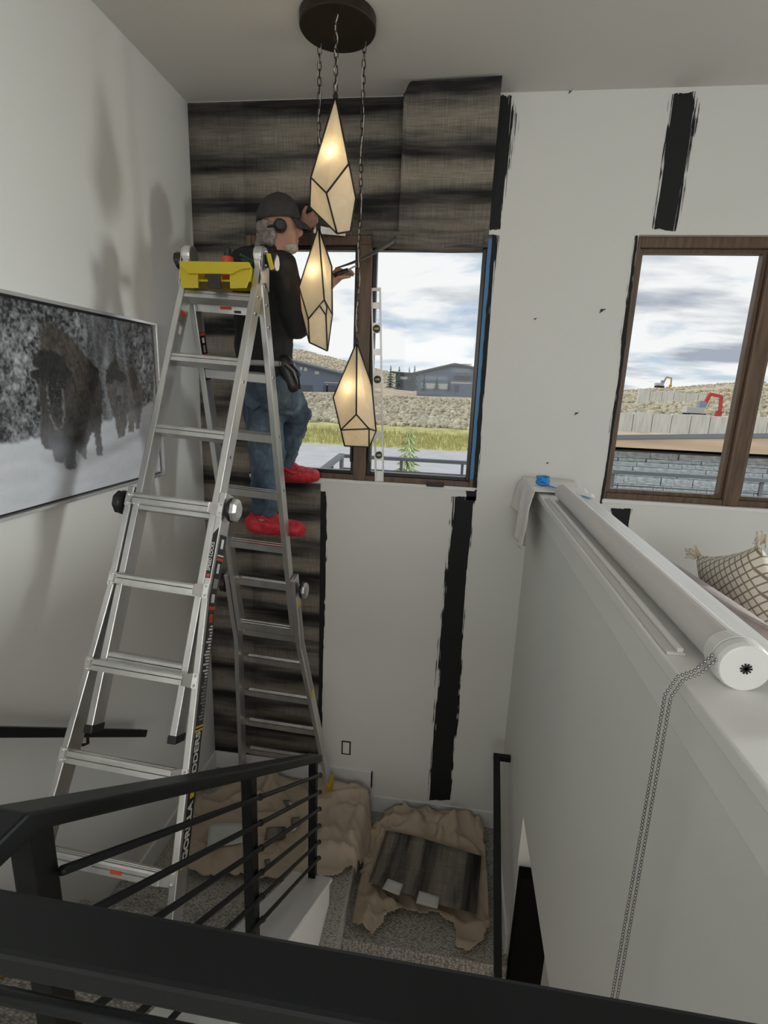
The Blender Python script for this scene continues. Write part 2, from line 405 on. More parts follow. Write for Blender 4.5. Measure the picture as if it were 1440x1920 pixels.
def text_part(name, s, size, origin, right, up, parent, material, squash=1.0, shear=0.0, extrude=.0004, bold=.012):
    c = bpy.data.curves.new(name, 'FONT'); c.body = s; c.size = size; c.align_x = 'LEFT'; c.align_y = 'BOTTOM'; c.extrude = extrude; c.shear = shear; c.offset = size*bold
    t = bpy.data.objects.new('tmp', c); col.objects.link(t); bpy.context.view_layer.update()
    me = bpy.data.meshes.new_from_object(t.evaluated_get(bpy.context.evaluated_depsgraph_get())); bpy.data.objects.remove(t)
    right, up = Vector(right).normalized(), Vector(up).normalized(); nn = right.cross(up); m4 = Matrix.Identity(4)
    for i, v in enumerate((right*squash, up, nn)):
        for k in range(3): m4[k][i] = v[k]
    m4.translation = Vector(origin)-(world_loc(parent) if parent else Vector((0,0,0)))
    me.transform(m4); me.name = name
    o = bpy.data.objects.new(name, me); col.objects.link(o); o.parent = parent; me.materials.clear(); me.materials.append(MATS[material]); return o
# value noise for heights and the print
_perm = rng.rand(256, 256)
def vnoise(x, y):
    x = np.asarray(x, float); y = np.asarray(y, float); xi = np.floor(x).astype(int); yi = np.floor(y).astype(int); fx = x-xi; fy = y-yi
    fx = fx*fx*(3-2*fx); fy = fy*fy*(3-2*fy); g = lambda a, b: _perm[a % 256, b % 256]
    return (g(xi, yi)*(1-fx)+g(xi+1, yi)*fx)*(1-fy)+(g(xi, yi+1)*(1-fx)+g(xi+1, yi+1)*fx)*fy
def fbm(x, y, o=4):
    s = 0; a = .5
    for i in range(o): s = s+a*vnoise(x*2**i+13*i, y*2**i+7*i); a *= .5
    return s
def inpoly(px, py, poly):
    px = np.asarray(px, float); py = np.asarray(py, float); r = np.zeros(px.shape, bool); n = len(poly)
    for i in range(n):
        x0, y0 = poly[i]; x1, y1 = poly[(i+1) % n]
        c = ((y0 > py) != (y1 > py)) & (px < (x1-x0)*(py-y0)/((y1-y0) if y1 != y0 else 1e-9)+x0); r ^= c
    return r

# ------------------------------------------------------------------ the room
XL, XR, YB, ZC = -1.49, .44, 2.94, 2.907
FL, FR = -1.087, -1.272            # the two landing levels (upper floor = 0)
Y0, TREAD, RISE = .64, .25, .1812
W1 = (-1.198, .130, .963, 2.287); W2 = (.822, 2.15, .945, 2.288)
def rect_wall(mb, x0, x1, z0, z1, holes, y0, y1):
    xs = sorted({x0, x1, *[h[0] for h in holes], *[h[1] for h in holes]}); zs = sorted({z0, z1, *[h[2] for h in holes], *[h[3] for h in holes]})
    for i in range(len(xs)-1):
        for k in range(len(zs)-1):
            cx, cz = (xs[i]+xs[i+1])/2, (zs[k]+zs[k+1])/2
            if any(h[0] < cx < h[1] and h[2] < cz < h[3] for h in holes): continue
            mb.box((xs[i], y0, zs[k]), (xs[i+1], y1, zs[k+1]))
def struct(o): o['kind'] = 'structure'; return o
m = MB(); rect_wall(m, -1.64, 4.8, -2.9, 3.05, [W1, W2], YB, YB+.16); struct(m.build('wall_back', 'wall_paint'))
struct(MB().box((-1.64, -3.95, -2.9), (XL, YB, 3.05)).build('wall_left', 'wall_paint'))
# right-hand wall with its inferred window; rear wall opening added for the fill lamp
m = MB(); xs = 4.65
for (ya, yb, za, zb_) in ((-3.95, .3, -.3, 3.05), (2.75, YB, -.3, 3.05), (.3, 2.75, -.3, .6), (.3, 2.75, 2.33, 3.05)): m.box((xs, ya, za), (4.8, yb, zb_))
struct(m.build('wall_right', 'wall_paint'))
m = MB(); rect_wall(m, -1.64, 4.8, -2.9, 3.05, [(-1.1, 2.5, .9, 2.7)], -3.95, -3.8); struct(m.build('wall_rear', 'wall_paint'))
struct(MB().box((-1.64, -3.95, ZC), (4.8, YB+.16, ZC+.12)).build('ceiling', 'ceiling_paint'))
# upper floor: around the stairwell
m = MB(); m.box((XL, -3.8, -.32), (4.65, .40, 0)); m.box((.64, .40, -.32), (4.65, YB, 0)); m.box((XL, .40, -.32), (-.57, Y0, 0))
struct(m.build('floor', 'carpet'))
m = MB(); m.box((XL, 1.89, FL-.2), (-.40, YB, FL)); struct(m.build('floor_landing', 'carpet'))
m = MB(); m.box((-.40, 2.08, FR-.2), (XR, YB, FR)); struct(m.build('floor_lower_landing', 'carpet'))
struct(MB().box((XL, -3.8, -2.9), (4.65, YB, -2.72)).build('floor_lower_level', 'maple'))
st = empty('stair_flight', (-1.1, 1.2, FL), kind='structure'); st['label'] = 'carpeted upper stair flight along the left wall'
for i in range(5):
    z = -RISE*(i+1); y = Y0+TREAD*i
    MB().box((XL, y, z-.3), (-.66, y+TREAD+.012, z)).build('step', 'carpet', st, bevel=.012)
st2 = empty('stair_flight', (0, 1.5, -2.72), kind='structure'); st2['label'] = 'carpeted lower stair flight running back under the upper floor'
for i in range(6):
    z = FR-RISE*(i+1); y = 2.08-TREAD*i
    MB().box((-.40, y-TREAD-.012, z-.25), (XR, y, z)).build('step', 'carpet', st2, bevel=.012)
# half wall with its ledge, open to the lower level below the floor zone
m = MB(); m.box((XR, .2, -.42), (.62, YB, 1.02)); m.box((XR, 2.13, -2.72), (.62, YB, -.42)); struct(m.build('wall_half', 'wall_paint'))
struct(MB().box((.412, .2, 1.02), (.652, YB, 1.05)).build('trim_ledge_cap', 'satin_ledge', bevel=.004))
struct(MB().box((XR-.012, .2, .93), (XR, YB, 1.02)).build('trim_ledge_apron', 'trim_paint', bevel=.003))
# lower room seen through the opening
struct(MB().box((.62, 2.55, -2.72), (4.65, 2.65, -.32)).build('wall_lower_room', 'grey_wall'))
struct(MB().box((.447, 2.06, -2.72), (.605, 2.128, -.70)).build('trim_dark_post', 'dark_door', bevel=.004))
# knee wall between the flights: sloped white cap
KX0, KX1 = -.675, -.465; slope = .725; kz = lambda y: (EYE.z-2.78*.891)+(2.155-y)*slope
m = MB()
for (ya, yb) in ((.52, 2.10),):
    P = [(KX0+.012, ya, -2.4), (KX0+.012, yb, -2.4), (KX0+.012, yb, kz(yb)-.02), (KX0+.012, ya, kz(ya)-.02)]
    m.prism(P, (KX1-KX0-.024, 0, 0))
struct(m.build('wall_knee', 'wall_paint'))
m = MB(); P = [(KX0, .50, kz(.50)), (KX0, 2.115, kz(2.115)), (KX0, 2.115, kz(2.115)-.025), (KX0, .50, kz(.50)-.025)]; m.prism(P, (KX1-KX0, 0, 0)); struct(m.build('trim_knee_cap', 'trim_paint', bevel=.004))
# baseboards (stepping down with the landing)
BH = .125
m = MB(); m.box((XL, YB-.014, FL), (-.385, YB, FL+BH)); m.box((-.385, YB-.014, FR), (XR, YB, FR+BH)); m.box((-.40, YB-.014, FR), (-.385, YB, FL+BH)); struct(m.build('baseboard_back', 'trim_paint', bevel=.003))
m = MB(); m.box((XL, 1.86, FL), (XL+.014, YB-.014, FL+BH))
P = [(XL, 1.95, FL+BH), (XL, 1.80, FL+BH), (XL, .6, FL+BH+.87), (XL, .6, FL+BH+.72), (XL, 1.74, FL-.1)]; m.prism(P, (.0138, 0, 0)); struct(m.build('baseboard_left', 'trim_paint', bevel=.003))
struct(MB().box((XR-.014, 2.14, FR), (XR, YB-.014, FR+BH)).build('baseboard_right', 'trim_paint', bevel=.003))

# ------------------------------------------------------------------ windows
def window(name, W, sashmat, label, rec):
    x0, x1, z0, z1 = W; xm = (x0+x1)/2; yf = YB+rec
    w = empty(name, (xm, yf, z0), kind='structure'); w['label'] = label
    fw = .034 if sashmat == 'black_sash' else .026
    m = MB(); m.box((x0, yf, z0+.02), (x0+fw, yf+.09, z1)); m.box((x1-fw, yf, z0+.02), (x1, yf+.09, z1)); m.box((x0+fw, yf, z1-.05), (x1-fw, yf+.09, z1)); m.box((x0+fw, yf, z0+.02), (x1-fw, yf+.09, z0+.05)); m.build('frame', 'walnut', w, bevel=.004)
    MB().box((xm-.0375, yf-.012, z0+.02), (xm+.0375, yf+.09, z1-.05)).build('mullion', 'walnut', w, bevel=.005)
    MB().box((x0, YB-.004, z0), (x1, YB+.09, z0+.02)).build('sill', 'trim_paint', w, bevel=.002)
    for (a, b) in ((x0+fw, xm-.0375), (xm+.0375, x1-fw)):
        sw = .021; m = MB(); zt, zb = z1-.05, z0+.05; ys, ye = yf+.02, yf+.065
        m.box((a, ys, zb), (a+sw, ye, zt)); m.box((b-sw, ys, zb), (b, ye, zt)); m.box((a+sw, ys, zt-sw), (b-sw, ye, zt)); m.box((a+sw, ys, zb), (b-sw, ye, zb+sw)); s = m.build('sash', sashmat, w, bevel=.003)
        MB().box((a+sw, yf+.04, zb+sw), (b-sw, yf+.046, zt-sw)).build('pane', 'glass', s)
    return w
w1 = window('window_1', W1, 'black_sash', 'walnut framed double window above the landing', .004)
w2 = window('window_2', W2, 'walnut', 'walnut framed double window above the cushions', .03)
c = at(816, 908, 1, YB)
MB().box((c.x-.05, YB-.022, c.z-.012), (c.x+.05, YB+.008, c.z+.012)).build('crank', 'black_plastic', w1, bevel=.005)
xm1 = (W1[0]+W1[1])/2
for s in (-1, 1): MB().box((xm1+s*.052-.006, YB-.004, 1.09), (xm1+s*.052+.006, YB+.03, 1.20)).build('latch', 'black_plastic', w1, bevel=.003)
for (nm, W, ax) in (('window_3', (.3, 2.75, .6, 2.33), 'x'), ('window_added_rear', (-1.1, 2.5, .9, 2.7), 'y')):  # the rear one is unseen, added to go with the fill lamp
    a, b, z0, z1 = W; w = empty(nm, ((4.7, (a+b)/2, z0) if ax == 'x' else ((a+b)/2, -3.88, z0)), kind='structure'); w['label'] = 'added window behind the viewer for the fill lamp' if ax == 'y' else 'wide side window of the room'
    m = MB(); t = .05
    for (p, q, r, s_) in ((a, a+t, z0, z1), (b-t, b, z0, z1), (a+t, b-t, z0, z0+t), (a+t, b-t, z1-t, z1), ((a+b)/2-t/2, (a+b)/2+t/2, z0+t, z1-t)):
        m.box((4.67, p, r), (4.74, q, s_)) if ax == 'x' else m.box((p, -3.9, r), (q, -3.83, s_))
    m.build('frame', 'walnut', w)

# ------------------------------------------------------------------ black steel railings
RZ, RW, RT = .945, .064, .034        # rail top height, width, thickness
RX = -.56
def railing_level():
    root = empty('guard_railing', (0, .385, 0), 'black steel guard railing crossing the foreground, nearest the viewer', 'railing')
    MB().box((-.72, .385-RW/2, RZ-RT), (XR, .385+RW/2, RZ)).build('top_rail', 'black_metal', root, bevel=.006)
    for x in (-.68, .36): MB().box((x-.022, .385-.022, 0), (x+.022, .385+.022, RZ-RT)).build('post', 'black_metal', root, bevel=.003)
    for k in range(6): MB().tube([(-.66, .385, RZ-.113-k*.115), (.34, .385, RZ-.113-k*.115)], .0085, 10).build('rod', 'black_metal', root, smooth=True)
railing_level()
def railing_stair():
    root = empty('stair_railing', (RX, 1.3, -.6), 'black steel stair railing descending to the landing with slanted rods', 'railing')
    yk, ye = .515, 2.12; zr = lambda y: RZ-(y-yk)*slope
    P = [(yk, RZ), (ye, zr(ye)), (ye, zr(ye)-RT*1.2), (yk+.012, RZ-RT*1.2), (.42, RZ-RT), (.42, RZ)]
    MB().prism([(RX-RW/2, y, z) for y, z in P], (RW, 0, 0)).build('top_rail', 'black_metal', root, bevel=.005)
    posts = [.545, 1.315, 2.075]
    for y in posts:
        MB().box((RX-.018, y-.021, kz(y)+.004 if y > .6 else -.40), (RX+.018, y+.021, zr(y)-RT*.8)).build('post', 'black_metal', root, bevel=.003)
    for k in range(6):
        o = .112+k*.098
        MB().tube([(RX+.028, .56, zr(.56)-o), (RX+.028, 2.10, zr(2.10)-o)], .0075, 10).build('rod', 'black_metal', root, smooth=True)
        for y in posts[1:]: MB().ball((RX+.028, y+.02, zr(y+.02)-o), .011, n=8, m=6).build('rod_clip', 'black_metal', root, smooth=True)
railing_stair()
def handrail(name, label, p, q, wallx, brackets):
    p, q = Vector(p), Vector(q); root = empty(name, (p+q)/2, label, 'handrail'); d = (q-p).normalized()
    MB().bar(p, q, (1, 0, 0), .036, .034).build('rail', 'black_metal', root, bevel=.003)
    for t in brackets:
        c = p+(q-p)*t; s = 1 if wallx > c.x else -1
        MB().tube([c+Vector((0, 0, -.012)), c+Vector((0, 0, -.05)), c+Vector((s*.02, 0, -.062)), (wallx-s*.006, c.y, c.z-.062)], .006, 8).build('bracket', 'black_metal', root, smooth=True)
        MB().box((min(wallx, wallx-s*.008), c.y-.02, c.z-.10), (max(wallx, wallx-s*.008), c.y+.02, c.z-.03)).build('bracket_plate', 'black_metal', root, bevel=.002)
    return root
h = handrail('handrail', 'black flat handrail on the left wall behind the ladder', (-1.425, .75, .78), (-1.425, 2.08, -.196), XL, (.72, .2))
hx = .362
h = handrail('handrail', 'black handrail on the right wall dropping beside the drop cloth', (hx, 2.66, -.515), (hx, 1.2, -.515-1.46*.72), XR, (.55,))
MB().box((hx-.019, 2.638, -.535), (XR, 2.664, -.50)).build('return', 'black_metal', h, bevel=.003)

# ------------------------------------------------------------------ wallpaper on the window wall
def grid_sheet(name, f, nu, nv, uvf, material, thick=.0015):
    vs = []; uv = []
    for j in range(nv+1):
        for i in range(nu+1): vs.append(tuple(f(i/nu, j/nv))); uv.append(uvf(i/nu, j/nv))
    fs = [(j*(nu+1)+i, j*(nu+1)+i+1, (j+1)*(nu+1)+i+1, (j+1)*(nu+1)+i) for j in range(nv) for i in range(nu)]
    me = bpy.data.meshes.new(name); me.from_pydata(vs, [], fs); l = me.uv_layers.new(name='UVMap')
    for p in me.polygons:
        p.use_smooth = True
        for li in p.loop_indices: l.data[li].uv = uv[me.loops[li].vertex_index]
    o = bpy.data.objects.new(name, me); col.objects.link(o); me.materials.append(MATS[material])
    s = o.modifiers.new('solid', 'SOLIDIFY'); s.thickness = thick; s.offset = 0
    return o
YW = YB-.002
def flat_sheet(x0, x1, z0, z1, label):
    o = grid_sheet('wallpaper_strip', lambda u, v: (x0+(x1-x0)*u, YW, z0+(z1-z0)*v), 4, 4, lambda u, v: (x0+(x1-x0)*u, z0+(z1-z0)*v), 'wallpaper')
    return tag(o, label, 'wallpaper', 'wallpaper strips hung on the window wall')
XS = -.762                                       # right edge of the hung paper below the sill
flat_sheet(XL+.001, W1[0]+.004, FL+BH, ZC-.003, 'full height charcoal banded wallpaper strip in the left corner')
flat_sheet(W1[0]+.004, XS, FL+BH, W1[2]-.012, 'charcoal banded wallpaper piece under the window behind the ladder')
XF = -.36
flat_sheet(W1[0]+.004, XF, W1[3]-.003, ZC-.003, 'charcoal banded wallpaper piece above the window behind the lamps')
def loose(u, v):
    # last strip: pasted lower down, its top corner peeling off the wall towards the room
    z0, z1 = 2.225, 2.898; x0, x1 = XF-.004, .098; z = z0+(z1-z0)*v
    peel = max(0.0, (v-.30)/.70); pk = peel**1.7
    left = max(0.0, 1-u/.16)
    y = YW-.004-.155*pk*(.85+.15*u)-.035*left**2*(0.3+.9*peel)*(1 if v > .12 else 0)
    x = x0+(x1-x0)*u+.02*left**2*peel
    if v > .9: z -= .05*((v-.9)/.1)**2*max(0, 1-u/.12)**2*2
    z -= .10*max(0, .14-v)/.14*(.22+.2*math.sin(u*3)) if False else 0
    return (x, y, z)
o = grid_sheet('wallpaper_strip', loose, 44, 40, lambda u, v: (XF+(.098-XF)*u, 2.225+.673*v), 'wallpaper')
tag(o, 'loose charcoal wallpaper strip peeling from the wall at the ceiling', 'wallpaper', 'wallpaper strips hung on the window wall')
# the paper flap that folds over the head of the window and its trimmed-off ribbon
def flap(u, v):
    x = -.50+(.075+.50)*u; z = 2.305-.085*v-.02*math.sin(u*2.5); y = YB-.022+.020*v*(.4+.6*u)-.010*math.sin(u*6)*v
    return (x, y, z)
o = grid_sheet('wallpaper_flap', flap, 20, 6, lambda u, v: (u*.57, 2.305-v*.085), 'wallpaper'); tag(o, 'loose grey wallpaper flap folded over the window head', 'wallpaper')
a, b = at(742, 447, 1, 2.90), at(628, 503, 1, 2.80)
def ribbon(u, v):
    c = a.lerp(b, u); w = .030*(1-u)**1.3+.009
    return c+Vector((0, -.012*math.sin(u*3)+v*.01, -.02*math.sin(u*math.pi)+w*(v-.5)))
o = grid_sheet('wallpaper_trimming', ribbon, 16, 2, lambda u, v: (u*.4, v*.05+.06), 'wallpaper'); tag(o, 'narrow trimmed wallpaper ribbon hanging slanted across the window mullion', 'wallpaper')

# ------------------------------------------------------------------ black paint brushed on the wall
def paint(left, right, label, rim=(.25, .25), rag=.006, endrag=.004, y=YB-.0012, loc=None):
    """left / right edges of a brushed stroke given as pixel polylines on the wall"""
    def res(pl, n):
        P = [at(px, py, 1, YB) for px, py in pl]; L = [0]
        for i in range(1, len(P)): L.append(L[-1]+(P[i]-P[i-1]).length)
        out = []
        for k in range(n+1):
            t = L[-1]*k/n; i = max(j for j in range(len(L)) if L[j] <= t+1e-9); i = min(i, len(P)-2); out.append(P[i].lerp(P[i+1], (t-L[i])/max(1e-6, L[i+1]-L[i])))
        return out
    Ln = (at(*left[-1], 1, YB)-at(*left[0], 1, YB)).length; n = max(6, int(Ln/.012)); nu = 14
    A, B = res(left, n), res(right, n); vs = []; ed = []; sd = random.random()*50
    for k in range(n+1):
        ja = (vnoise(k*.35+sd, 1.5)-.5)*rag*2; jb = (vnoise(k*.35+sd, 9.5)-.5)*rag*2
        for i in range(nu+1):
            u = i/nu; p = (A[k]+Vector((ja, 0, 0))).lerp(B[k]+Vector((jb, 0, 0)), u); e = 0
            if rim[0] and u < rim[0]: e = max(e, (1-u/rim[0]))
            if rim[1] and u > 1-rim[1]: e = max(e, (u-1+rim[1])/rim[1])
            if k in (0, n): p.z += (vnoise(i*.9+sd, 4.2+k)-.5)*endrag*2; e = max(e, .35)
            vs.append((p.x, y, p.z)); ed.append(e)
    fs = [(k*(nu+1)+i, k*(nu+1)+i+1, (k+1)*(nu+1)+i+1, (k+1)*(nu+1)+i) for k in range(n) for i in range(nu)]
    me = bpy.data.meshes.new('paint_stroke'); me.from_pydata(vs, [], fs); at_ = me.attributes.new('edge', 'FLOAT', 'POINT')
    for i, e in enumerate(ed): at_.data[i].value = e
    o = bpy.data.objects.new('paint_stroke', me); col.objects.link(o); me.materials.append(MATS['black_paint'])
    return tag(o, label, 'paint stroke', 'black paint strokes brushed on the window wall')
paint([(930, 179), (912, 432)], [(968, 179), (978, 215), (962, 330), (941, 430)], 'black paint stroke beside the loose wallpaper above the window', (0, .55))
paint([(1252, 176), (1246, 215), (1232, 320), (1219, 428)], [(1308, 172), (1313, 205), (1296, 320), (1274, 434)], 'short black paint stroke above the right window', (.30, .35))
paint([(846, 931), (840, 975), (831, 1060), (821, 1180), (813, 1290), (804, 1400), (799, 1500)], [(893, 931), (887, 1010), (878, 1080), (872, 1200), (864, 1330), (854, 1420), (846, 1500)], 'long black paint stroke running from the window sill down to the baseboard', (.28, .16), .009)
paint([(600, 921), (598, 1100), (594, 1300), (590, 1412)], [(613, 921), (614, 1010), (610, 1150), (607, 1240), (606, 1340), (603, 1412)], 'thin black paint stroke along the wallpaper edge beneath the window', (0, .25), .004)
paint([(924, 440), (905, 660), (887, 915)], [(937, 442), (915, 680), (897, 915)], 'narrow black paint edging along the middle window right side', (0, .75), .004)
paint([(1186, 442), (1155, 700), (1122, 944)], [(1196, 442), (1166, 700), (1130, 944)], 'narrow black paint edging along the right window left side', (.8, 0), .004)
paint([(1142, 953), (1152, 990)], [(1190, 953), (1180, 992)], 'black paint patch under the right window corner', (.1, .25), .004)
paint([(870, 920), (872, 938)], [(897, 918), (895, 938)], 'black paint dab at the sill corner of the middle window', (.3, .3), .004)

# painter's tape on the window jamb
a, b = at(919, 445, 1, YB+.034), at(882, 905, 1, YB+.034)
o = MB().box((.098, YB+.0026, 1.03), (.117, YB+.0036, 2.27)).build('painters_tape', 'blue_tape_pale'); tag(o, "blue painter's tape strip along the middle window right jamb", 'tape')

# outlet box opening, wall anchors
c = at(649, 1402, 1, YB); root = empty('outlet_box', (c.x, YB, c.z), 'uncovered wall outlet box with black paint around it above the baseboard', 'outlet')
m = MB(); W_, H_, t = .022, .042, .009
for lo, hi in (((-W_-t, -H_-t), (-W_, H_+t)), ((W_, -H_-t), (W_+t, H_+t)), ((-W_, H_), (W_, H_+t)), ((-W_, -H_-t), (W_, -H_))): m.box((c.x+lo[0], YB-.002, c.z+lo[1]), (c.x+hi[0], YB, c.z+hi[1]))
m.build('painted_rim', 'black_paint', root)
MB().box((c.x-W_, YB-.003, c.z-H_), (c.x+W_, YB, c.z+H_)).build('receptacle', 'white_plastic', root, bevel=.001)
for (px, py, s, lb) in ((1068, 173, .006, 'small dark nail near the ceiling between the paint strokes'), (1128, 582, .012, 'dark torn wall anchor left of the right window'), (1080, 775, .009, 'small dark screw hole midway between the two windows'), (1003, 598, .006, 'faint grey anchor mark right of the middle window'), (1026, 868, .006, 'tiny nail mark above the draped rag')):
    c = at(px, py, 1, YB); m = MB(); m.tube([(c.x, YB, c.z), (c.x, YB-.006, c.z)], s*.6, 8); m.bar((c.x, YB-.004, c.z), (c.x+s*1.4, YB-.006, c.z+s*.5), (0, 0, 1), s*.4, .003); m.bar((c.x, YB-.003, c.z), (c.x-s*.7, YB-.003, c.z-s), (0, 1, 0), .003, s*.4)
    tag(m.build('wall_anchor', 'nail'), lb, 'anchor', 'anchors and nail holes in the window wall')

# ------------------------------------------------------------------ framed photograph of bison in snow
def picture():
    y0, y1, z0, z1 = 1.20, 2.462, 1.036, 1.770; X = XL+.035
    root = empty('framed_picture', (XL, (y0+y1)/2, z0), 'silver framed winter photograph of three bison on the left wall', 'picture')
    m = MB(); t = .012
    for a, b, c, d in ((y0, y0+t, z0, z1), (y1-t, y1, z0, z1), (y0+t, y1-t, z0, z0+t), (y0+t, y1-t, z1-t, z1)): m.box((XL, a, c), (X+.006, b, d))
    m.build('frame', 'silver_frame', root, bevel=.001)
    MB().box((XL, y0+t, z0+t), (X-.018, y1-t, z1-t)).build('backing', 'black_plastic', root)
    g = t+.008; NY, NZ = 440, 270
    ys = np.linspace(y0+g, y1-g, NY+1); zs = np.linspace(z0+g, z1-g, NZ+1); Yg, Zg = np.meshgrid(ys, zs)
    # picture plane -> trace coordinates (crop pixels x4 of the printed image)
    def conv(px, py):
        p = at(px/4.0, 520+py/4.0, 0, XL); return (p.y, p.z)
    tr = lambda L: [conv(*q) for q in L]
    b1 = tr([(320,345),(275,395),(258,540),(210,580),(203,640),(250,680),(185,700),(190,755),(240,775),(255,900),(272,1000),(258,1200),(290,1290),(350,1290),(372,1380),(430,1392),(445,1330),(462,1440),(525,1432),(530,1290),(575,1340),(608,1368),(615,1260),(650,1165),(668,1160),(690,1335),(735,1335),(718,1150),(728,1000),(730,850),(700,690),(600,590),(500,460),(400,380)])
    b2 = tr([(815,572),(785,650),(760,690),(755,780),(765,860),(790,960),(828,1080),(848,1205),(900,1190),(918,1070),(925,900),(915,700),(880,620)])
    b3 = tr([(945,668),(915,700),(905,860),(930,1160),(966,1160),(975,1060),(980,1140),(1010,1135),(1030,1000),(1040,850),(1000,730)])
    hd1 = tr([(250,545),(205,600),(200,660),(250,690),(190,705),(195,750),(260,770),(300,860),(320,1010),(400,1030),(420,860),(470,760),(510,720),(470,680),(430,590),(340,545)])
    hump = tr([(320,345),(275,395),(262,540),(430,590),(480,660),(610,760),(630,700),(540,540),(400,390)])
    muz = tr([(322,960),(330,1020),(410,1025),(415,960),(370,930)])
    tl = tr([(-900,1300),(0,1250),(250,1190),(500,1150),(750,1085),(1120,930),(1130,300),(1130,-200),(-900,-600)])
    def blur(A, k):
        for ax in (0, 1):
            P = np.pad(A, [(k, k) if q == ax else (0, 0) for q in (0, 1)], mode='edge'); c = np.cumsum(P, ax); z = np.zeros_like(np.take(c, [0], ax)); c = np.concatenate([z, c], ax); w = 2*k+1
            A = (np.take(c, range(w, c.shape[ax]), ax)-np.take(c, range(0, c.shape[ax]-w), ax))/w
        return A
    n2 = fbm(Yg*95, Zg*95, 3); n1 = fbm(Yg*48, Zg*30, 4); n3 = fbm(Yg*6+3, Zg*5, 3); fur = .5*fbm(Yg*150+3, Zg*60, 3)+.5*fbm(Yg*90+30, Zg*80, 3); vt = vnoise(Yg*42+4, Zg*.8)
    rid = 1-np.abs(2*fbm(Yg*60+3*n3, Zg*60-2*n1, 4)-.95)*2.2; rid2 = 1-np.abs(2*fbm(Yg*26+9, Zg*30, 4)-.95)*2.0
    clump = np.clip((n3-.30)*3.0, 0, 1)
    forest = np.clip(.035+.20*np.clip(rid, 0, 1)**2*(.35+.65*clump)+.42*np.clip((n1-.36)*2.4, 0, 1)**1.6*(.3+.7*clump)+.40*np.clip(n2-.44, -.2, 1), .012, .62)
    trunkz = np.clip((Yg-1.93)/.06, 0, 1)*np.clip((2.30-Yg)/.10, 0, 1)
    forest = forest*(1-trunkz*.75)+trunkz*.75*(.05+.20*np.clip((vt-.35)*2.4, 0, 1)**2+.10*np.clip(rid, 0, 1)**3)
    snow = .60+.16*(fbm(Yg*7, Zg*24, 4)-.47)+.05*(n2-.45)
    fo = blur(inpoly(Yg, Zg+.03*(n1-.45), tl).astype(float), 2)
    v = forest*fo+snow*(1-fo); C = np.stack([v*.96, v*.99, v*1.07], -1)
    jx = .010*(n2-.45)*2+.008*(n1-.45); jz = .010*(fur-.45)*2
    mk = lambda P, k=1: blur(inpoly(Yg+jx, Zg+jz, P).astype(float), k)
    def over(mask, k, rgb, op=1.0):
        kk = np.clip(k, .006, 1); c_ = np.stack([kk*rgb[0], kk*rgb[1], kk*rgb[2]], -1); mm_ = (mask*op)[..., None]; C[:] = C*(1-mm_)+c_*mm_
    fr = (fur-.45)
    # soft contact shade in the snow under the animals, then the animals back to front
    over(mk(tr([(250,1330),(420,1450),(560,1440),(760,1345),(1050,1180),(1050,1130),(700,1290),(400,1350)]), 6), snow*.72, (.97, 1, 1.05), .8)
    over(mk(b3), .11+.25*fr+.06*n1, (1.10, 1.0, .92), .92); over(mk(tr([(945,668),(925,720),(960,860),(990,840),(1000,760),(975,700)]), 2), .05+.12*fr, (1.1, 1, .9), .85)
    over(mk(b2), .085+.22*fr+.05*n1, (1.08, 1.0, .94), .95)
    over(mk(tr([(815,572),(785,650),(830,690),(880,690),(885,640)]), 2), .13+.2*fr, (1.15, 1.0, .84), .8)
    over(mk(b1), .034+.12*fr+.035*n1, (1.10, 1.0, .93), 1.0)
    over(mk(tr([(400,385),(500,465),(600,590),(640,760),(625,950),(560,1100),(520,900),(480,700),(430,590),(380,440)]), 4), .058+.17*fr, (1.18, 1.0, .84), .75)
    over(mk(tr([(320,345),(275,400),(262,535),(320,545),(390,560),(430,590),(385,430)]), 3), .085+.20*fr, (1.20, 1.0, .80), .8)
    over(mk(tr([(300,380),(305,530),(380,545),(385,430),(345,370)]), 3), .045+.14*fr, (1.15, 1, .88), .8)
    over(mk(hd1), .018+.07*fr, (1.0, 1.0, 1.02), .96)
    over(mk(tr([(605,600),(700,690),(728,860),(720,1000),(700,1110),(650,1160),(640,900),(625,720)]), 3), .032+.10*fr, (1.08, 1, .95), .8)
    # snow caked muzzle: pale rims round a dark nose, frost on the brow
    for L_ in ([(300,800),(312,905),(325,1010),(360,1110),(395,1150)], [(415,830),(428,930),(432,1040),(412,1130)]):
        for q0, q1 in zip(L_[:-1], L_[1:]): over(mk(tr([q0, q1, (q1[0]+14, q1[1]), (q0[0]+14, q0[1])]), 1), .20+.5*(n2-.35), (1, 1, 1.06), .55)
    over(mk(muz, 1), .035+.16*np.clip(n2-.42, 0, 1), (1, 1, 1.05), .95)
    spk = (vnoise(Yg*210, Zg*210) > .80).astype(float); over(mk(hd1)*spk*(Zg < 1.50), .20+0*n1, (1, 1, 1.05), .35)
    over(mk(tr([(360,1190),(350,1300),(380,1385),(440,1385),(470,1440),(525,1430),(520,1300),(560,1200),(450,1180)]), 2), .022+.07*fr, (1, 1, 1), .85)
    over(mk(tr([(760,690),(755,790),(800,800),(815,760),(870,790),(915,770),(905,720),(860,700),(830,580),(790,660)])), .028+.08*fr, (1, 1, 1), .92)
    over(mk(tr([(832,820),(836,935),(882,935),(886,820)]), 2), .20+.2*(n2-.4), (1, 1, 1.05), .5); over(mk(tr([(838,885),(838,930),(880,930),(880,885)]), 1), .03+0*n1, (1, 1, 1), .8)
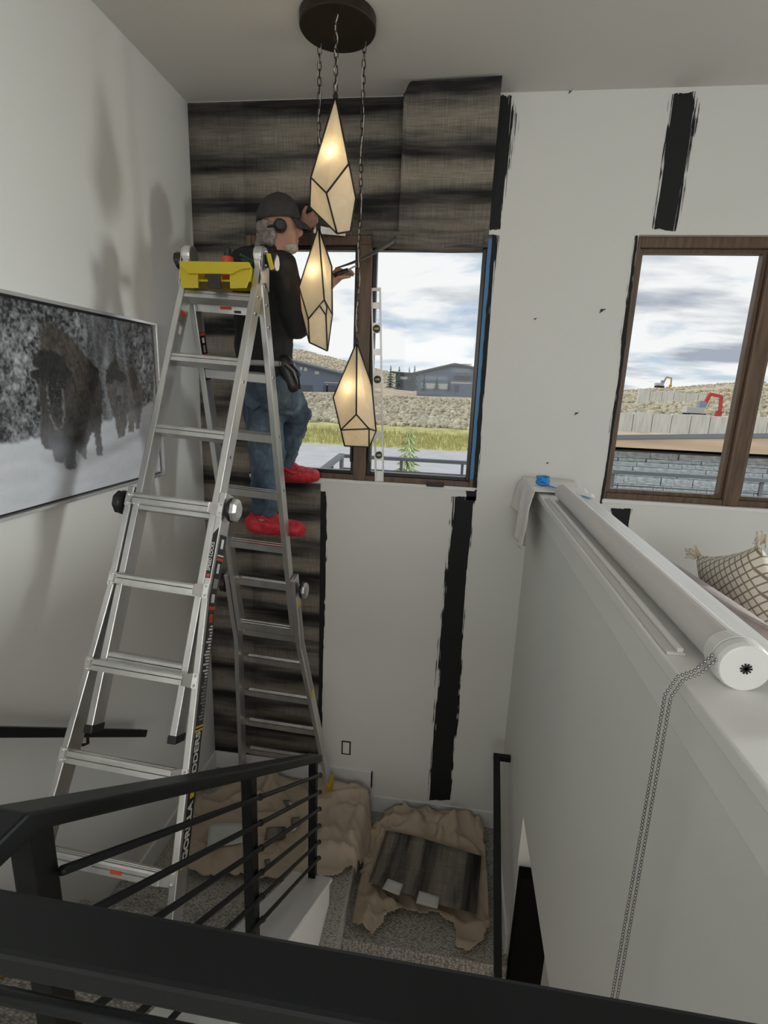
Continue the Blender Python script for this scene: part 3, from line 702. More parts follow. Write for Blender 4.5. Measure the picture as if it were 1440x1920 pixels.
    # breath and powder snow drifting low across the animals
    fog = blur(np.clip(1-np.abs(Zg-1.245-.02*np.sin(Yg*9))/.12, 0, 1)*np.clip(fbm(Yg*8+9, Zg*7, 3)*1.9-.50, 0, 1), 3)*.55
    C = C*(1-fog[..., None])+np.array([.46, .485, .54])*fog[..., None]
    C = np.clip(C, .004, 1)
    vs = np.stack([np.full(Yg.size, X-.012), Yg.ravel(), Zg.ravel()], -1)-np.array(root.location)
    fs = [(j*(NY+1)+i, j*(NY+1)+i+1, (j+1)*(NY+1)+i+1, (j+1)*(NY+1)+i) for j in range(NZ) for i in range(NY)]
    me = bpy.data.meshes.new('canvas'); me.from_pydata(vs.tolist(), [], fs); ca = me.color_attributes.new('print', 'FLOAT_COLOR', 'POINT')
    ca.data.foreach_set('color', np.concatenate([C.reshape(-1, 3), np.ones((Yg.size, 1))], 1).astype(np.float32).ravel())
    o = bpy.data.objects.new('canvas', me); col.objects.link(o); o.parent = root; me.materials.append(MATS['photo_print'])
    o['label'] = 'printed photograph of bison walking through snow'
picture()

# ------------------------------------------------------------------ multi-position ladder
HG = Vector((-.99, 2.22, 2.0))
EF, ER = R(25.0), R(11.2)
def FP(x, t, n): return Vector((HG.x-.020*t+x, HG.y-math.sin(EF)*t-math.cos(EF)*n, HG.z-math.cos(EF)*t+math.sin(EF)*n))
def RP(x, t, n): return Vector((HG.x+.016*t+x, HG.y+math.sin(ER)*t+math.cos(ER)*n, HG.z-math.cos(ER)*t+math.sin(ER)*n))
def ladder():
    root = empty('multi_position_ladder', (-1.0, 2.0, -.36), 'tall aluminium multi-position ladder straddling the stairs and landing', 'ladder')
    LF, LR = 2.604, 3.10
    TILT = .008
    def seg_stile(P, s, pts, w, n0, n1, name):
        """channel stile through (half-width, t) points"""
        m = MB(); rings = []
        for hw, t in pts: rings.append([P(s*hw, t, n0), P(s*(hw-w), t, n0), P(s*(hw-w), t, n1), P(s*hw, t, n1)])
        vs = [v for r_ in rings for v in r_]; fs = [(0, 1, 2, 3), tuple(len(vs)-4+i for i in (3, 2, 1, 0))]
        for i in range(len(rings)-1):
            for k in range(4): fs.append((i*4+k, i*4+(k+1) % 4, (i+1)*4+(k+1) % 4, (i+1)*4+k))
        m.add(vs, fs); return m.build(name, 'aluminium', root, bevel=.003)
    def rung(P, hw, t, n0, n1, h, name, ridged=True):
        # ribbed tread profile in (t, n)
        prof = [(0, n0), (0, n0+.012), (.004, n0+.015), (0, n0+.018), (0, n1-.018), (.004, n1-.015), (0, n1-.012), (0, n1-.004), (.006, n1), (h*.45, n1), (h*.5, n1-.006), (h*.55, n1), (h, n1), (h, n0)]
        m = MB(); L_ = [P(-hw, t-TILT+a, b) for a, b in prof]; R_ = [P(hw, t+TILT+a, b) for a, b in prof]; k = len(prof)
        m.add(L_+R_, [tuple(range(k)), tuple(reversed(range(k, 2*k)))]+[(i, k+i, k+(i+1) % k, (i+1) % k) for i in range(k)])
        return m.build(name, 'aluminium', root)
    IW, OW = .166, .193
    # inner frames
    for s in (-1, 1):
        a = seg_stile(FP, s, [(IW, .0), (IW, 1.84)], .026, -.045, .018, 'stile'); b = seg_stile(RP, s, [(IW, .0), (IW, 1.86)], .026, -.045, .018, 'stile')
        MB().bar(FP(s*(IW-.013), 1.835, -.0135), FP(s*(IW-.013), 1.862, -.0135), (1, 0, 0), .032, .07).build('foot_cap', 'black_plastic', a, bevel=.003)
        if s == 1:
            for (P, ob, ts) in ((FP, a, (.09, .16, .235, .53, .84)), (RP, b, (.10, .17, .26, .47, .74, 1.01, 1.25))):
                for t in ts: MB().tube([P(IW-.001, t, -.012), P(IW+.0015, t, -.012)], .008, 10).build('lock_hole', 'bright_aluminium', ob); MB().tube([P(IW, t, -.012), P(IW+.002, t, -.012)], .0055, 10).build('hole', 'black_plastic', ob)
    for i, t in enumerate((.15, .432, .735, 1.04, 1.325, 1.595)): rung(FP, IW-.02, t, -.038, .012, .036, 'rung')
    rr = [rung(RP, IW-.02, t, -.038, .012, .036, 'rung') for t in (.17, .447, .722, 1.01, 1.305, 1.82)]
    # outer flared frames
    fo = lambda t: OW if t < 1.36 else OW+(t-1.36)/(LF-1.36)*.088
    ro = lambda t: OW if t < 1.93 else OW+(t-1.93)/(LR-1.93)*.115
    for s in (-1, 1):
        a = seg_stile(FP, s, [(OW, .985), (OW, 1.36), (fo(LF-.03), LF-.03)], .024, -.05, .026, 'flared_stile')
        MB().bar(FP(s*(fo(LF)-.012), LF-.10, -.012), FP(s*(fo(LF)-.010), LF, -.012), (1, 0, 0), .034, .09).build('rubber_foot', 'yellow_rubber', a, bevel=.006)
        b = seg_stile(RP, s, [(OW, 1.50), (OW, 1.93), (ro(LR-.03), LR-.03)], .024, -.05, .026, 'flared_stile')
        MB().bar(RP(s*(ro(LR)-.012), LR-.10, -.012), RP(s*(ro(LR)-.010), LR, -.012), (1, 0, 0), .034, .09).build('rubber_foot', 'yellow_rubber', b, bevel=.006)
        for (P, t) in ((FP, 1.045), (RP, 1.585)):
            k = MB().ball(P(s*(OW+.022), t, .0), .018, .046, .046, n=14, m=10).build('lock_knob', 'black_plastic', root, smooth=True)
            MB().tube([P(s*(OW+.026), t, .0), P(s*(OW+.040), t, .0), P(s*(OW+.050), t, .0)], [.044, .046, .032], 8).build('lock_shell', 'aluminium' if s > 0 else 'black_plastic', k, bevel=.003)
    def outer_rung(P, w, t, sgn=1):
        n1 = .026
        o = rung(P, w-.045, t, n1-.012, n1+.028, .036, 'flared_rung')
        for s in (-1, 1):
            tt = t+s*TILT
            m = MB(); A = [P(s*(w-.05), tt, n1+.026), P(s*(w-.05), tt+.036, n1+.026), P(s*(w-.02), tt+.045, n1+.004), P(s*(w-.001), tt+.045, n1+.004), P(s*(w-.001), tt-.004, n1+.004), P(s*(w-.02), tt-.004, n1+.004)]
            B_ = [P(s*(w-.05), tt, n1-.010), P(s*(w-.05), tt+.036, n1-.010), P(s*(w-.02), tt+.045, n1), P(s*(w-.001), tt+.045, n1), P(s*(w-.001), tt-.004, n1), P(s*(w-.02), tt-.004, n1)]
            m.add(A+B_, [(0, 1, 2, 5), (2, 3, 4, 5), (11, 8, 7, 6), (11, 10, 9, 8), (0, 5, 11, 6), (1, 0, 6, 7), (2, 1, 7, 8), (3, 2, 8, 9), (4, 3, 9, 10), (5, 4, 10, 11)]); m.build('rung_end', 'bright_aluminium', o)
            for q in (.004, .036): MB().ball(P(s*(w-.011), tt+q, n1+.005), .005, n=8, m=6).build('rivet', 'bright_aluminium', o, smooth=True)
        return o
    last = None
    for t in (1.022, 1.318, 1.622, 1.925, 2.225): last = outer_rung(FP, fo(t), t)
    for t in (1.565, 1.905, 2.10, 2.365, 2.615, 2.866): outer_rung(RP, ro(t), t)
    # little stickers on the lowest front rung and upper stiles
    def patch(P, pts, mt, parent, name='sticker'): return MB().prism([P(*q) for q in pts], (0, 0, 0.0006)).build(name, mt, parent)
    n1 = .0545
    patch(FP, [(.045, 2.243, n1), (.085, 2.244, n1), (.085, 2.255, n1), (.045, 2.254, n1)], 'orange_plastic', last)
    patch(FP, [(-.06, 2.237, n1), (-.02, 2.239, n1), (-.02, 2.250, n1), (-.06, 2.248, n1)], 'grey_print', last)
    n2 = .0125
    patch(RP, [(-.03, .178, -.039), (.02, .179, -.039), (.02, .19, -.039), (-.03, .189, -.039)], 'orange_plastic', rr[0])
    patch(RP, [(.03, .193, -.039), (.06, .194, -.039), (.06, .204, -.039), (.03, .203, -.039)], 'label_black', rr[0])
    # instruction label on the inner face of the rear left stile
    def face_box(P, x0, x1, t0, t1, n0, n1_, mt, name): 
        m = MB(); V = [P(x, t, n) for x in (x0, x1) for t in (t0, t1) for n in (n0, n1_)]
        m.add(V, [(0,1,3,2),(4,6,7,5),(0,4,5,1),(2,3,7,6),(0,2,6,4),(1,5,7,3)]); return m.build(name, mt, root)
    xi = -IW+.026
    face_box(RP, xi, xi+.0008, .285, .49, -.04, .012, 'label_black', 'label')
    for (t0, t1, mt) in ((.287, .300, 'red_print'), (.378, .392, 'red_print'), (.308, .33, 'white_print'), (.465, .482, 'white_print'), (.34, .37, 'grey_print'), (.40, .45, 'grey_print')): face_box(RP, xi+.0008, xi+.0012, t0, t1, -.034 if mt == 'red_print' else -.022, .008 if mt == 'red_print' else -.004, mt, 'label_mark')
    face_box(FP, xi, xi+.0008, .29, .345, -.03, .01, 'grey_print', 'label'); face_box(FP, xi, xi+.0008, .235, .255, -.03, .01, 'orange_plastic', 'label'); face_box(FP, xi+.0008, xi+.0012, .30, .335, -.02, .0, 'white_print', 'label_mark')
    # long printed label on the outside of the front right stile
    dF = (FP(0, 1, 0)-FP(0, 0, 0)).normalized(); nF = (FP(0, 0, 1)-FP(0, 0, 0)).normalized()
    def side_pt(t, n, e): return FP(fo(t)+e, t, n)
    def side_patch(t0, t1, na, nb, e, mt, name):
        k = max(1, int((t1-t0)/.1)); m = MB()
        for i in range(k):
            ta, tb = t0+(t1-t0)*i/k, t0+(t1-t0)*(i+1)/k
            V = [side_pt(t, n, ee) for t in (ta, tb) for n in (na, nb) for ee in (e-.0008, e)]; m.add(V, [(0,1,3,2),(4,6,7,5),(0,4,5,1),(2,3,7,6),(0,2,6,4),(1,5,7,3)])
        return m.build(name, mt, root)
    side_patch(1.14, 1.80, -.044, .010, .0010, 'label_black', 'label')
    for (t0, t1, mt, na, nb) in ((1.155, 1.19, 'white_print', -.026, -.006), (1.213, 1.218, 'white_print', -.042, .008), (1.224, 1.234, 'red_print', -.042, .008), (1.245, 1.28, 'white_print', -.026, -.008), (1.30, 1.335, 'grey_print', -.036, 0), (1.355, 1.385, 'white_print', -.028, -.004), (1.398, 1.410, 'orange_plastic', -.044, .010), (1.425, 1.455, 'red_print', -.030, -.004)):
        side_patch(t0, t1, na, nb, .0016, mt, 'label_mark')
    for k in range(30):
        t = 1.465+k*.0108; side_patch(t, t+.006, -.038, -.036+.014+.028*random.random(), .0016, 'white_print' if k < 17 else 'grey_print', 'label_mark')
    side_patch(1.80, 2.235, -.044, .010, .0010, 'label_black', 'label')
    for t in (1.80, 1.812): side_patch(t, t+.006, -.044, .010, .0016, 'yellow_print', 'label_mark')
    side_patch(2.228, 2.235, -.044, .010, .0016, 'yellow_print', 'label_mark')
    up_dir = (side_pt(1.9, 0, 0)-side_pt(2.2, 0, 0)).normalized()
    text_part('lettering', 'GORILLA', .044, side_pt(2.215, -.036, .0018), up_dir, nF, root, 'white_print', .98, bold=.028)
    text_part('lettering', 'LADDERS', .044, side_pt(2.000, -.036, .0018), up_dir, nF, root, 'white_print', .98, bold=.028)
    side_patch(2.010, 2.028, -.032, -.004, .0016, 'yellow_print', 'label_mark')
    # front-face label
    nf = .0264
    m = MB(); wq = OW-.024
    V = [FP(wq+.003, 1.30, nf), FP(OW-.003, 1.30, nf), FP(OW-.003, 1.115, nf), FP(wq+.003, 1.14, nf)]; m.prism(V, nF*.0006); m.build('label', 'label_black', root)
    text_part('lettering', 'SPEED LOCKS', .0165, FP(OW-.006, 1.275, nf+.0008), -dF, (-1, 0, 0), root, 'white_print', 1.02, .2)
    face_box(FP, wq+.006, OW-.006, 1.285, 1.296, nf, nf+.0009, 'orange_plastic', 'label_mark')
    # rear right stile label
    def rside(t0, t1, na, nb, e, mt): 
        k = max(1, int((t1-t0)/.1)); m = MB()
        for i in range(k):
            ta, tb = t0+(t1-t0)*i/k, t0+(t1-t0)*(i+1)/k
            V = [RP(ro(t)+ee, t, n) for t in (ta, tb) for n in (na, nb) for ee in (e-.0008, e)]; m.add(V, [(0,1,3,2),(4,6,7,5),(0,4,5,1),(2,3,7,6),(0,2,6,4),(1,5,7,3)])
        m.build('label', mt, root)
    rside(1.66, 2.30, -.03, .012, .001, 'grey_print'); rside(1.655, 1.68, -.03, .012, .0016, 'yellow_print'); rside(2.27, 2.31, -.03, .012, .0016, 'yellow_print'); rside(1.93, 1.95, -.03, .012, .0016, 'red_print')
    # hinges
    for s in (-1, 1):
        c = Vector((HG.x+s*(IW-.013), HG.y, HG.z+.012))
        h = MB().tube([c-Vector((.018, 0, 0)), c+Vector((.018, 0, 0))], .042, 22).build('hinge', 'bright_aluminium', root, bevel=.006)
        m = MB(); q = c+Vector((s*.0195, 0, 0))
        P = [q+Vector((0, .036*math.cos(a_), .036*math.sin(a_))) for a_ in [math.pi*k/8 for k in range(9)]]+[FP(0, .12, .012)+Vector((s*(IW+.0065), 0, 0)), Vector((q.x, HG.y-.003, HG.z-.085)), RP(0, .12, .012)+Vector((s*(IW+.0065), 0, 0))]
        P = [Vector((q.x, p.y, p.z)) for p in P]; m.prism(P, (s*.003, 0, 0)); m.build('hinge_plate', 'bright_aluminium', h)
        for dz in (.02, -.03): MB().ball(q+Vector((s*.003, 0, dz)), .0055, n=8, m=6).build('rivet', 'bright_aluminium', h, smooth=True)
        k = MB().tube([c+Vector((s*.022, .01, -.01)), c+Vector((s*.060, .016, -.016))], [.026, .040], 8).build('hinge_knob', 'black_plastic', root, bevel=.006)
        MB().tube([c+Vector((s*.060, .016, -.016)), c+Vector((s*.064, .016, -.016))], .034, 8).build('knob_cover', 'white_plastic', k, bevel=.002)
        if s > 0: MB().bar(c+Vector((.045, -.034, .005)), c+Vector((.062, -.036, -.055)), (1, 0, 0), .018, .012).build('release_tab', 'yellow_plastic', k, bevel=.004)
    # spreader strap seen between the legs
    MB().bar(FP(IW-.02, .10, -.06), FP(IW-.02, .20, -.07), (1, 0, 0), .012, .02).build('hinge_strap', 'yellow_plastic', root, bevel=.003)
ladder()

# yellow tool tray hooked on the top of the ladder
def tray():
    root = empty('tool_tray', FP(0, .15, .03), 'yellow plastic tool tray hooked over the top ladder rung', 'tray')
    y1 = at(400, 520, 1, 2.10).y; Yf = 2.125
    T = lambda px, py, y=Yf: at(px, py, 1, y)
    # front wall with two legs
    pts = [(336, 491), (468, 494), (471, 512), (461, 540), (431, 541), (430, 513), (371, 513), (371, 540), (341, 540), (337, 520)]
    P = [T(*q) for q in pts]; m = MB(); m.prism(P, (0, .01, 0)); m.build('front_panel', 'yellow_plastic', root, bevel=.002)
    lip = [(334, 489), (466, 491), (472, 503), (450, 505), (434, 514), (352, 513), (338, 500)]
    m = MB(); m.prism([T(px, py, Yf-.012) for px, py in lip], (0, .012, 0)); m.build('front_lip', 'yellow_plastic', root, bevel=.003)
    a, b = T(338, 494), T(470, 498); a.x = HG.x-.136; b.x = HG.x+.136; zb = T(400, 527).z
    m = MB(); d = .21
    m.box((a.x, Yf+.01, zb), (b.x, Yf+d, zb+.008)); m.box((a.x, Yf+.01, zb), (a.x+.008, Yf+d, a.z-.004)); m.box((b.x-.008, Yf+.01, zb), (b.x, Yf+d, a.z-.004)); m.box((a.x, Yf+d, zb), (b.x, Yf+d+.008, a.z-.004)); m.build('bin', 'yellow_plastic', root, bevel=.003)
    m = MB(); P = [T(px, py, Yf-.014) for px, py in ((383, 514), (411, 514), (412, 534), (418, 541), (391, 541), (389, 522), (383, 520))]; m.prism(P, (0, .014, 0)); m.build('clasp', 'black_plastic', root, bevel=.002)
    return zb
zb = tray()
# bottle standing in the tray
c = at(427, 490, 1, 2.24); root = empty('glue_bottle', (c.x, c.y, zb+.008), 'small orange bottle with a black cap in the tool tray', 'bottle')
zt = at(427, 481, 1, 2.24).z
MB().tube([(c.x, c.y, zb+.008), (c.x, c.y, zt-.004), (c.x, c.y, zt)], [.024, .024, .018], 16).build('body', 'orange_plastic', root, smooth=False)
MB().tube([(c.x, c.y, zt), (c.x, c.y, zt+.03), (c.x, c.y, zt+.034)], [.0155, .0155, .011], 14).build('cap', 'black_plastic', root)

# ------------------------------------------------------------------ pendant lamp: canopy, chains and three faceted shades
def chandelier():
    cc = Vector((-.565, 2.37, ZC)); root = empty('pendant_lamp', cc, 'bronze ceiling pendant with three faceted glass lanterns on chains', 'pendant lamp')
    MB().tube([cc, cc+Vector((0, 0, -.035)), cc+Vector((0, 0, -.040))], [.150, .150, .146], 48).build('canopy', 'bronze', root, smooth=False)
    lk = MB(); n = 10; path = []
    for k in range(n):
        a = 2*math.pi*k/n; path.append(Vector((.0075*math.cos(a), 0, .0105*math.sin(a)+(.0065 if math.sin(a) > 0 else -.0065))))
    vs = []; fs = []
    for k in range(n):
        p = path[k]; d = (path[(k+1) % n]-path[k-1]).normalized(); a = Vector((0, 1, 0)); b = d.cross(a)
        for j in range(4): t = math.pi/2*j+.78; vs.append(p+(a*math.cos(t)+b*math.sin(t))*.0021)
    for k in range(n):
        for j in range(4): fs.append((k*4+j, k*4+(j+1) % 4, ((k+1) % n)*4+(j+1) % 4, ((k+1) % n)*4+j))
    lme = lk.add(vs, fs).mesh('chain_link', smooth=True); lme.materials.append(MATS['bronze'])
    spec = [
     # (hang depth, apex px, outline + interior vertices {name: (px, py, depth offset)}, faces, bulb px)
     (2.26, dict(A=(629,180,0), L=(583,333,-.03), K=(581,388,-.01), B=(632,438,-.035), C=(657,434,-.01), D=(667,372,0), E=(654,307,-.045), M=(612,362,-.085), X=(640,372,.10), Y=(600,345,.085), Z=(628,420,.05)),
      ['ALME', 'LKBM', 'MBCDE', 'AED', 'ADX', 'AXY', 'AYL', 'LYK', 'YXZ', 'YZK', 'KZB', 'ZCB', 'XDC', 'XCZ'], ['AE', 'AL', 'LM', 'ME', 'MB', 'LK', 'KB', 'BC', 'CD', 'DE', 'AD'], (622, 292)),
     (2.44, dict(A=(597,425,0), L=(561,538,-.02), N=(565,582,-.01), P=(578,598,-.065), Q=(608,562,-.085), S=(622,500,-.02), T=(623,590,-.005), U=(600,574,-.083), V=(613,576,-.06), W=(611,591,-.058), G=(580,642,-.04), H=(614,658,-.01), X=(602,560,.10), Z=(598,635,.05)),
      ['ALPQ', 'AQTS', 'LNGP', 'PUWHG', 'QVWU', 'QTV', 'VTHW', 'AST', 'ATX', 'AXL', 'LXN', 'NXZ', 'NZG', 'GZH', 'ZTH', 'XTZ'], ['AL', 'AQ', 'AS', 'LP', 'PQ', 'QT', 'UW', 'PG', 'LN', 'NG', 'GH', 'HT', 'WH', 'VW', 'ST', 'QV'], (592, 510)),
     (2.44, dict(A=(669,641,0), L=(625,745,-.01), K=(639,806,-.045), M=(668,777,-.09), N=(692,804,-.06), D=(705,808,-.005), E=(697,722,-.01), G=(646,836,-.02), H=(692,838,-.02), X=(665,760,.10), Z=(668,815,.06)),
      ['ALKM', 'AMNDE', 'MKN', 'KGHN', 'NHD', 'ADX', 'AXL', 'LXK', 'AED', 'XDZ', 'KXZ', 'KZG', 'GZH', 'ZDH'], ['AL', 'AM', 'AE', 'ED', 'LK', 'KM', 'MN', 'KN', 'ND', 'KG', 'GH', 'HN', 'HD'], (657, 728))]
    tops = [(630, 18), (600, 86), (686, 86)]
    cx_top = [Vector((-.556, 2.262, ZC-.04)), None, None]
    for i, (Yl, vt, faces, edges, bp) in enumerate(spec):
        V = {k: at(px, py, 1, Yl) + Vector((0, dy, 0)) for k, (px, py, dy) in vt.items()}
        # keep each vertex on its pixel's direction at its own depth
        V = {k: at(px, py, 1, Yl+dy) for k, (px, py, dy) in vt.items()}
        ctr = sum(V.values(), Vector())/len(V)
        sh = empty('shade', V['A']-world_loc(root)); sh.parent = root; sh['label'] = ['highest lantern with three large facets', 'middle lantern hanging in front of the worker', 'lowest lantern hanging before the window mullion'][i]
        for f_ in faces:
            P = [V[k] for k in f_]; m = MB(); nn = (P[1]-P[0]).cross(P[2]-P[0]).normalized()
            if nn.dot(ctr-P[0]) > 0: nn = -nn
            # one pane: polygon fanned round its middle, thin glass
            c0 = sum(P, Vector())/len(P); k = len(P)
            if k == 3: m.prism(P, -nn*.002)
            else:
                m.add(P+[c0]+[p-nn*.002 for p in P]+[c0-nn*.002], [(j, (j+1) % k, k) for j in range(k)]+[(k+1+(j+1) % k, k+1+j, 2*k+1) for j in range(k)]+[(j, k+1+j, k+1+(j+1) % k, (j+1) % k) for j in range(k)])
            m.build('pane', 'lamp_glass', sh)
        for e in edges: 
            MB().tube([V[e[0]], V[e[1]]], .0036, 6).build('came', 'lead', sh, smooth=True)
        MB().tube([V['A']+Vector((0, 0, -.012)), V['A']+Vector((0, 0, .004)), V['A']+Vector((0, 0, .014))], [.011, .010, .004], 10).build('finial', 'lead', sh)
        bc = at(*bp, 1, Yl)
        MB().ball(bc, .018, .018, .026, n=12, m=8).build('bulb', 'bulb', sh, smooth=True)
        ld = bpy.data.lights.new('lantern_light', 'POINT'); ld.energy = 6.0; ld.color = (1, .82, .56); ld.shadow_soft_size = .03
        lo = bpy.data.objects.new('lantern_light', ld); col.objects.link(lo); lo.location = bc+Vector((0, -.012, 0))
        # chain from canopy to apex
        top = at(*tops[i], 2, ZC-.042); bot = V['A']+Vector((0, 0, .014)); top.x = top.x*.35+bot.x*.65; top.y = bot.y
        MB().tube([top+Vector((0, 0, .004)), top+Vector((0, 0, -.012))], .006, 8).build('loop', 'bronze', root)
        dv = bot-top; Ln = dv.length-.012; nl = max(3, int(Ln/.0265)); q0 = Vector((0, 0, -1)).rotation_difference(dv.normalized())
        for k in range(nl):
            p = top+dv.normalized()*(.012+(Ln)*(k+.5)/nl); q = q0 @ Quaternion((0, 0, 1), (k % 2)*math.pi/2+.5)
            place('chain_link', lme, 'bronze', root, p, q, (1, 1, Ln/nl/.0262))
        pa = [top.lerp(bot, k/18)+Vector((.006*math.sin(k*1.3+i), .005*math.cos(k*1.7), 0)) for k in range(19)]; MB().tube(pa, .0022, 6).build('cord', 'cord', root, smooth=True)
chandelier()

# ------------------------------------------------------------------ the paper hanger on the ladder
def remesh(o, vox, smooth=6, disp=None):
    r_ = o.modifiers.new('remesh', 'REMESH'); r_.mode = 'VOXEL'; r_.voxel_size = vox; r_.use_smooth_shade = True
    s = o.modifiers.new('smooth', 'SMOOTH'); s.iterations = smooth; s.factor = .5
    if disp:
        size, strength = disp
        tx = bpy.data.textures.new(o.name+'_folds', 'CLOUDS'); tx.noise_scale = size; tx.noise_depth = 2
        d = o.modifiers.new('folds', 'DISPLACE'); d.texture = tx; d.strength = strength; d.mid_level = .5; d.texture_coords = 'LOCAL'
    return o
def person():
    J = {}
    def j(n, px, py, y): J[n] = at(px, py, 1, y); return J[n]
    # joints placed on their pixels at their own depth (ladder plane to window wall)
    j('pelvis', 497, 712, 2.58); j('waist', 490, 655, 2.58); j('chest', 490, 545, 2.60); j('neck', 508, 472, 2.60); j('head', 527, 424, 2.62)
    j('shR', 528, 500, 2.50); j('elR', 558, 612, 2.52); j('wrR', 618, 532, 2.66); j('haR', 634, 515, 2.70)
    j('shL', 458, 493, 2.70); j('elL', 520, 470, 2.84); j('wrL', 562, 428, 2.86); j('haL', 580, 415, 2.87)
    j('hipL', 490, 735, 2.62); j('knL', 501, 850, 2.56); j('anL', 497, 962, 2.52)
    j('hipR', 518, 730, 2.54); j('knR', 556, 778, 2.78); j('anR', 534, 872, 2.84)
    root = empty('person', (J['anL'].x, 2.52, at(500, 1018, 1, 2.52).z), 'person in black shirt, jeans, cap and red shoe covers trimming wallpaper on the ladder', 'person')
    V = Vector
    face = V((.93, .36, 0)).normalized(); side = V((face.y, -face.x, 0)); up = V((0, 0, 1))      # head faces the right, side = his right
    tdir = V((.72, .69, 0)).normalized(); tside = V((tdir.y, -tdir.x, 0))                      # torso faces the wall, turned right
    H = J['head']; face = face*.92; side = side*.92
    # ---- body (one continuous surface)
    m = MB()
    m.capsule(J['pelvis'], J['waist'], .115, .105, tside, 1.25); m.capsule(J['waist'], J['chest'], .105, .115, tside, 1.3)
    m.capsule(J['shL'], J['shR'], .055, .055); m.capsule(J['neck']-up*.03, H-up*.05-face*.015, .055, .052)
    # skull, jaw, nose, ear, brow
    m.ball(H+up*.02-face*.012, .096, .076, .105, n=20, m=14, axes=(face, side, up)); m.ball(H-up*.055+face*.028, .062, .056, .062, n=16, m=10, axes=(face, side, up))
    m.ball(H-up*.018+face*.094, .020, .014, .022, n=10, m=8, axes=(face, side, up)); m.ball(H+up*.012+face*.086, .012, .012, .022, n=10, m=8, axes=(face, side, up)); m.ball(H+up*.022+face*.076, .014, .05, .010, n=12, m=8, axes=(face, side, up))
    m.ball(H-up*.056+face*.080, .012, .026, .007, n=10, m=8, axes=(face, side, up)); m.ball(H-up*.072+face*.076, .012, .024, .007, n=10, m=8, axes=(face, side, up))
    for s in (1, -1): m.ball(H-up*.012+side*.074*s-face*.018, .019, .010, .032, n=10, m=8, axes=(face, side, up)); m.ball(H-up*.03+face*.055+side*.035*s, .022, .018, .02, n=10, m=8, axes=(face, side, up))
    # arms
    for a, b, c, h_ in (('shR', 'elR', 'wrR', 'haR'), ('shL', 'elL', 'wrL', 'haL')):
        m.capsule(J[a], J[b], .052, .042); m.capsule(J[b], J[c], .043, .027)
    def hand(w, h_, fingers_dir, palm_n, curl, thumb):
        d = (J[h_]-J[w]).normalized(); a = palm_n; a = (a-d*a.dot(d)).normalized(); s = d.cross(a)
        pc = J[w]+d*.075; m.capsule(J[w]+d*.01, pc, .026, .030, s, 1.25)
        for k, (off, L_) in enumerate(((-.030, .066), (-.010, .076), (.010, .072), (.029, .056))):
            b0 = pc+s*off+d*.012; dd = (d*math.cos(curl)+a*math.sin(curl)); b1 = b0+(d*math.cos(curl*.45)+a*math.sin(curl*.45))*L_*.45; b2 = b1+dd*L_*.32; d3 = d*math.cos(curl*1.6)+a*math.sin(curl*1.6); b3 = b2+d3*L_*.25
            m.capsule(b0, b1, .0095, .0088, n=8); m.capsule(b1, b2, .0088, .008, n=8); m.capsule(b2, b3, .008, .0072, n=8)
        t0 = pc-d*.04+s*(.030*thumb); t1 = t0+(d*.6+s*thumb*.55+a*.5).normalized()*.036; t2 = t1+(d*.8+a*.5).normalized()*.03
        m.capsule(t0, t1, .0125, .0105, n=8); m.capsule(t1, t2, .0105, .0085, n=8)
    hand('wrR', 'haR', None, V((.35, .2, -.9)), .95, -1)
    hand('wrL', 'haL', None, V((.2, .3, .75)), .8, 1)
    # legs
    for a, b, c in (('hipL', 'knL', 'anL'), ('hipR', 'knR', 'anR')): m.capsule(J[a], J[b], .085, .058); m.capsule(J[b], J[c], .058, .038)
    fL = [J['anL']+V((-.035, 0, -.055)), J['anL']+V((.16, .02, -.075))]; fR = [J['anR']+V((-.04, .02, -.045)), J['anR']+V((.14, .045, -.055))]
    for f_ in (fL, fR): m.capsule(f_[0], f_[1], .040, .032)
    m.capsule(J['anL'], fL[0], .04, .04); m.capsule(J['anR'], fR[0], .04, .04)
    body = m.build('body', 'skin', root); remesh(body, .0055, 4)
    # ---- shirt
    m = MB()
    m.capsule(J['pelvis']+up*.035, J['waist']+up*.02, .128, .122, tside, 1.22); m.capsule(J['waist'], J['chest'], .122, .132, tside, 1.30); m.capsule(J['chest'], J['neck']-up*.06, .128, .075, tside, 1.45)
    m.capsule(J['chest']-tdir*.02, J['neck']-up*.05-tdir*.03, .11, .07, tside, 1.3)
    m.capsule(J['shL']+up*.0, J['shR'], .072, .070); m.capsule(J['neck']-up*.05, J['neck']-up*.005, .075, .062)
    m.capsule(J['shR'], J['shR'].lerp(J['elR'], .92), .072, .066); m.capsule(J['shR'].lerp(J['elR'], .9), J['elR']+V((.0, 0, .0)), .066, .060)
    m.capsule(J['chest']+tside*.09, J['shR']-up*.04, .09, .068); m.capsule(J['shL'], J['shL'].lerp(J['elL'], .75), .070, .058)
    m.capsule(J['elR'], J['elR'].lerp(J['wrR'], .30), .060, .050)
    # loose hem at his right side
    m.capsule(at(527, 610, 1, 2.55), at(522, 680, 1, 2.55), .060, .066)
    shirt = m.build('shirt', 'black_shirt', root); remesh(shirt, .0085, 5, (.09, .022))
    # back print: two short green rows
    pr = MB()
    for r_, (pa, pb) in enumerate((((452, 478), (478, 492)), ((455, 487), (478, 498)))):
        for k in range(7):
            if random.random() < .12: continue
            u = (k+.1)/7; a0 = at(pa[0]+(pb[0]-pa[0])*u, pa[1]+(pb[1]-pa[1])*u, 1, 2.47); pr.bar(a0, a0+V((.006, 0, -.003)), (0, 0, 1), .010, .03)
    pr.build('shirt_print', 'green_print', root)
    # ---- jeans
    m = MB()
    m.capsule(J['pelvis']-up*.01, J['pelvis']+up*.055, .132, .122, tside, 1.18)
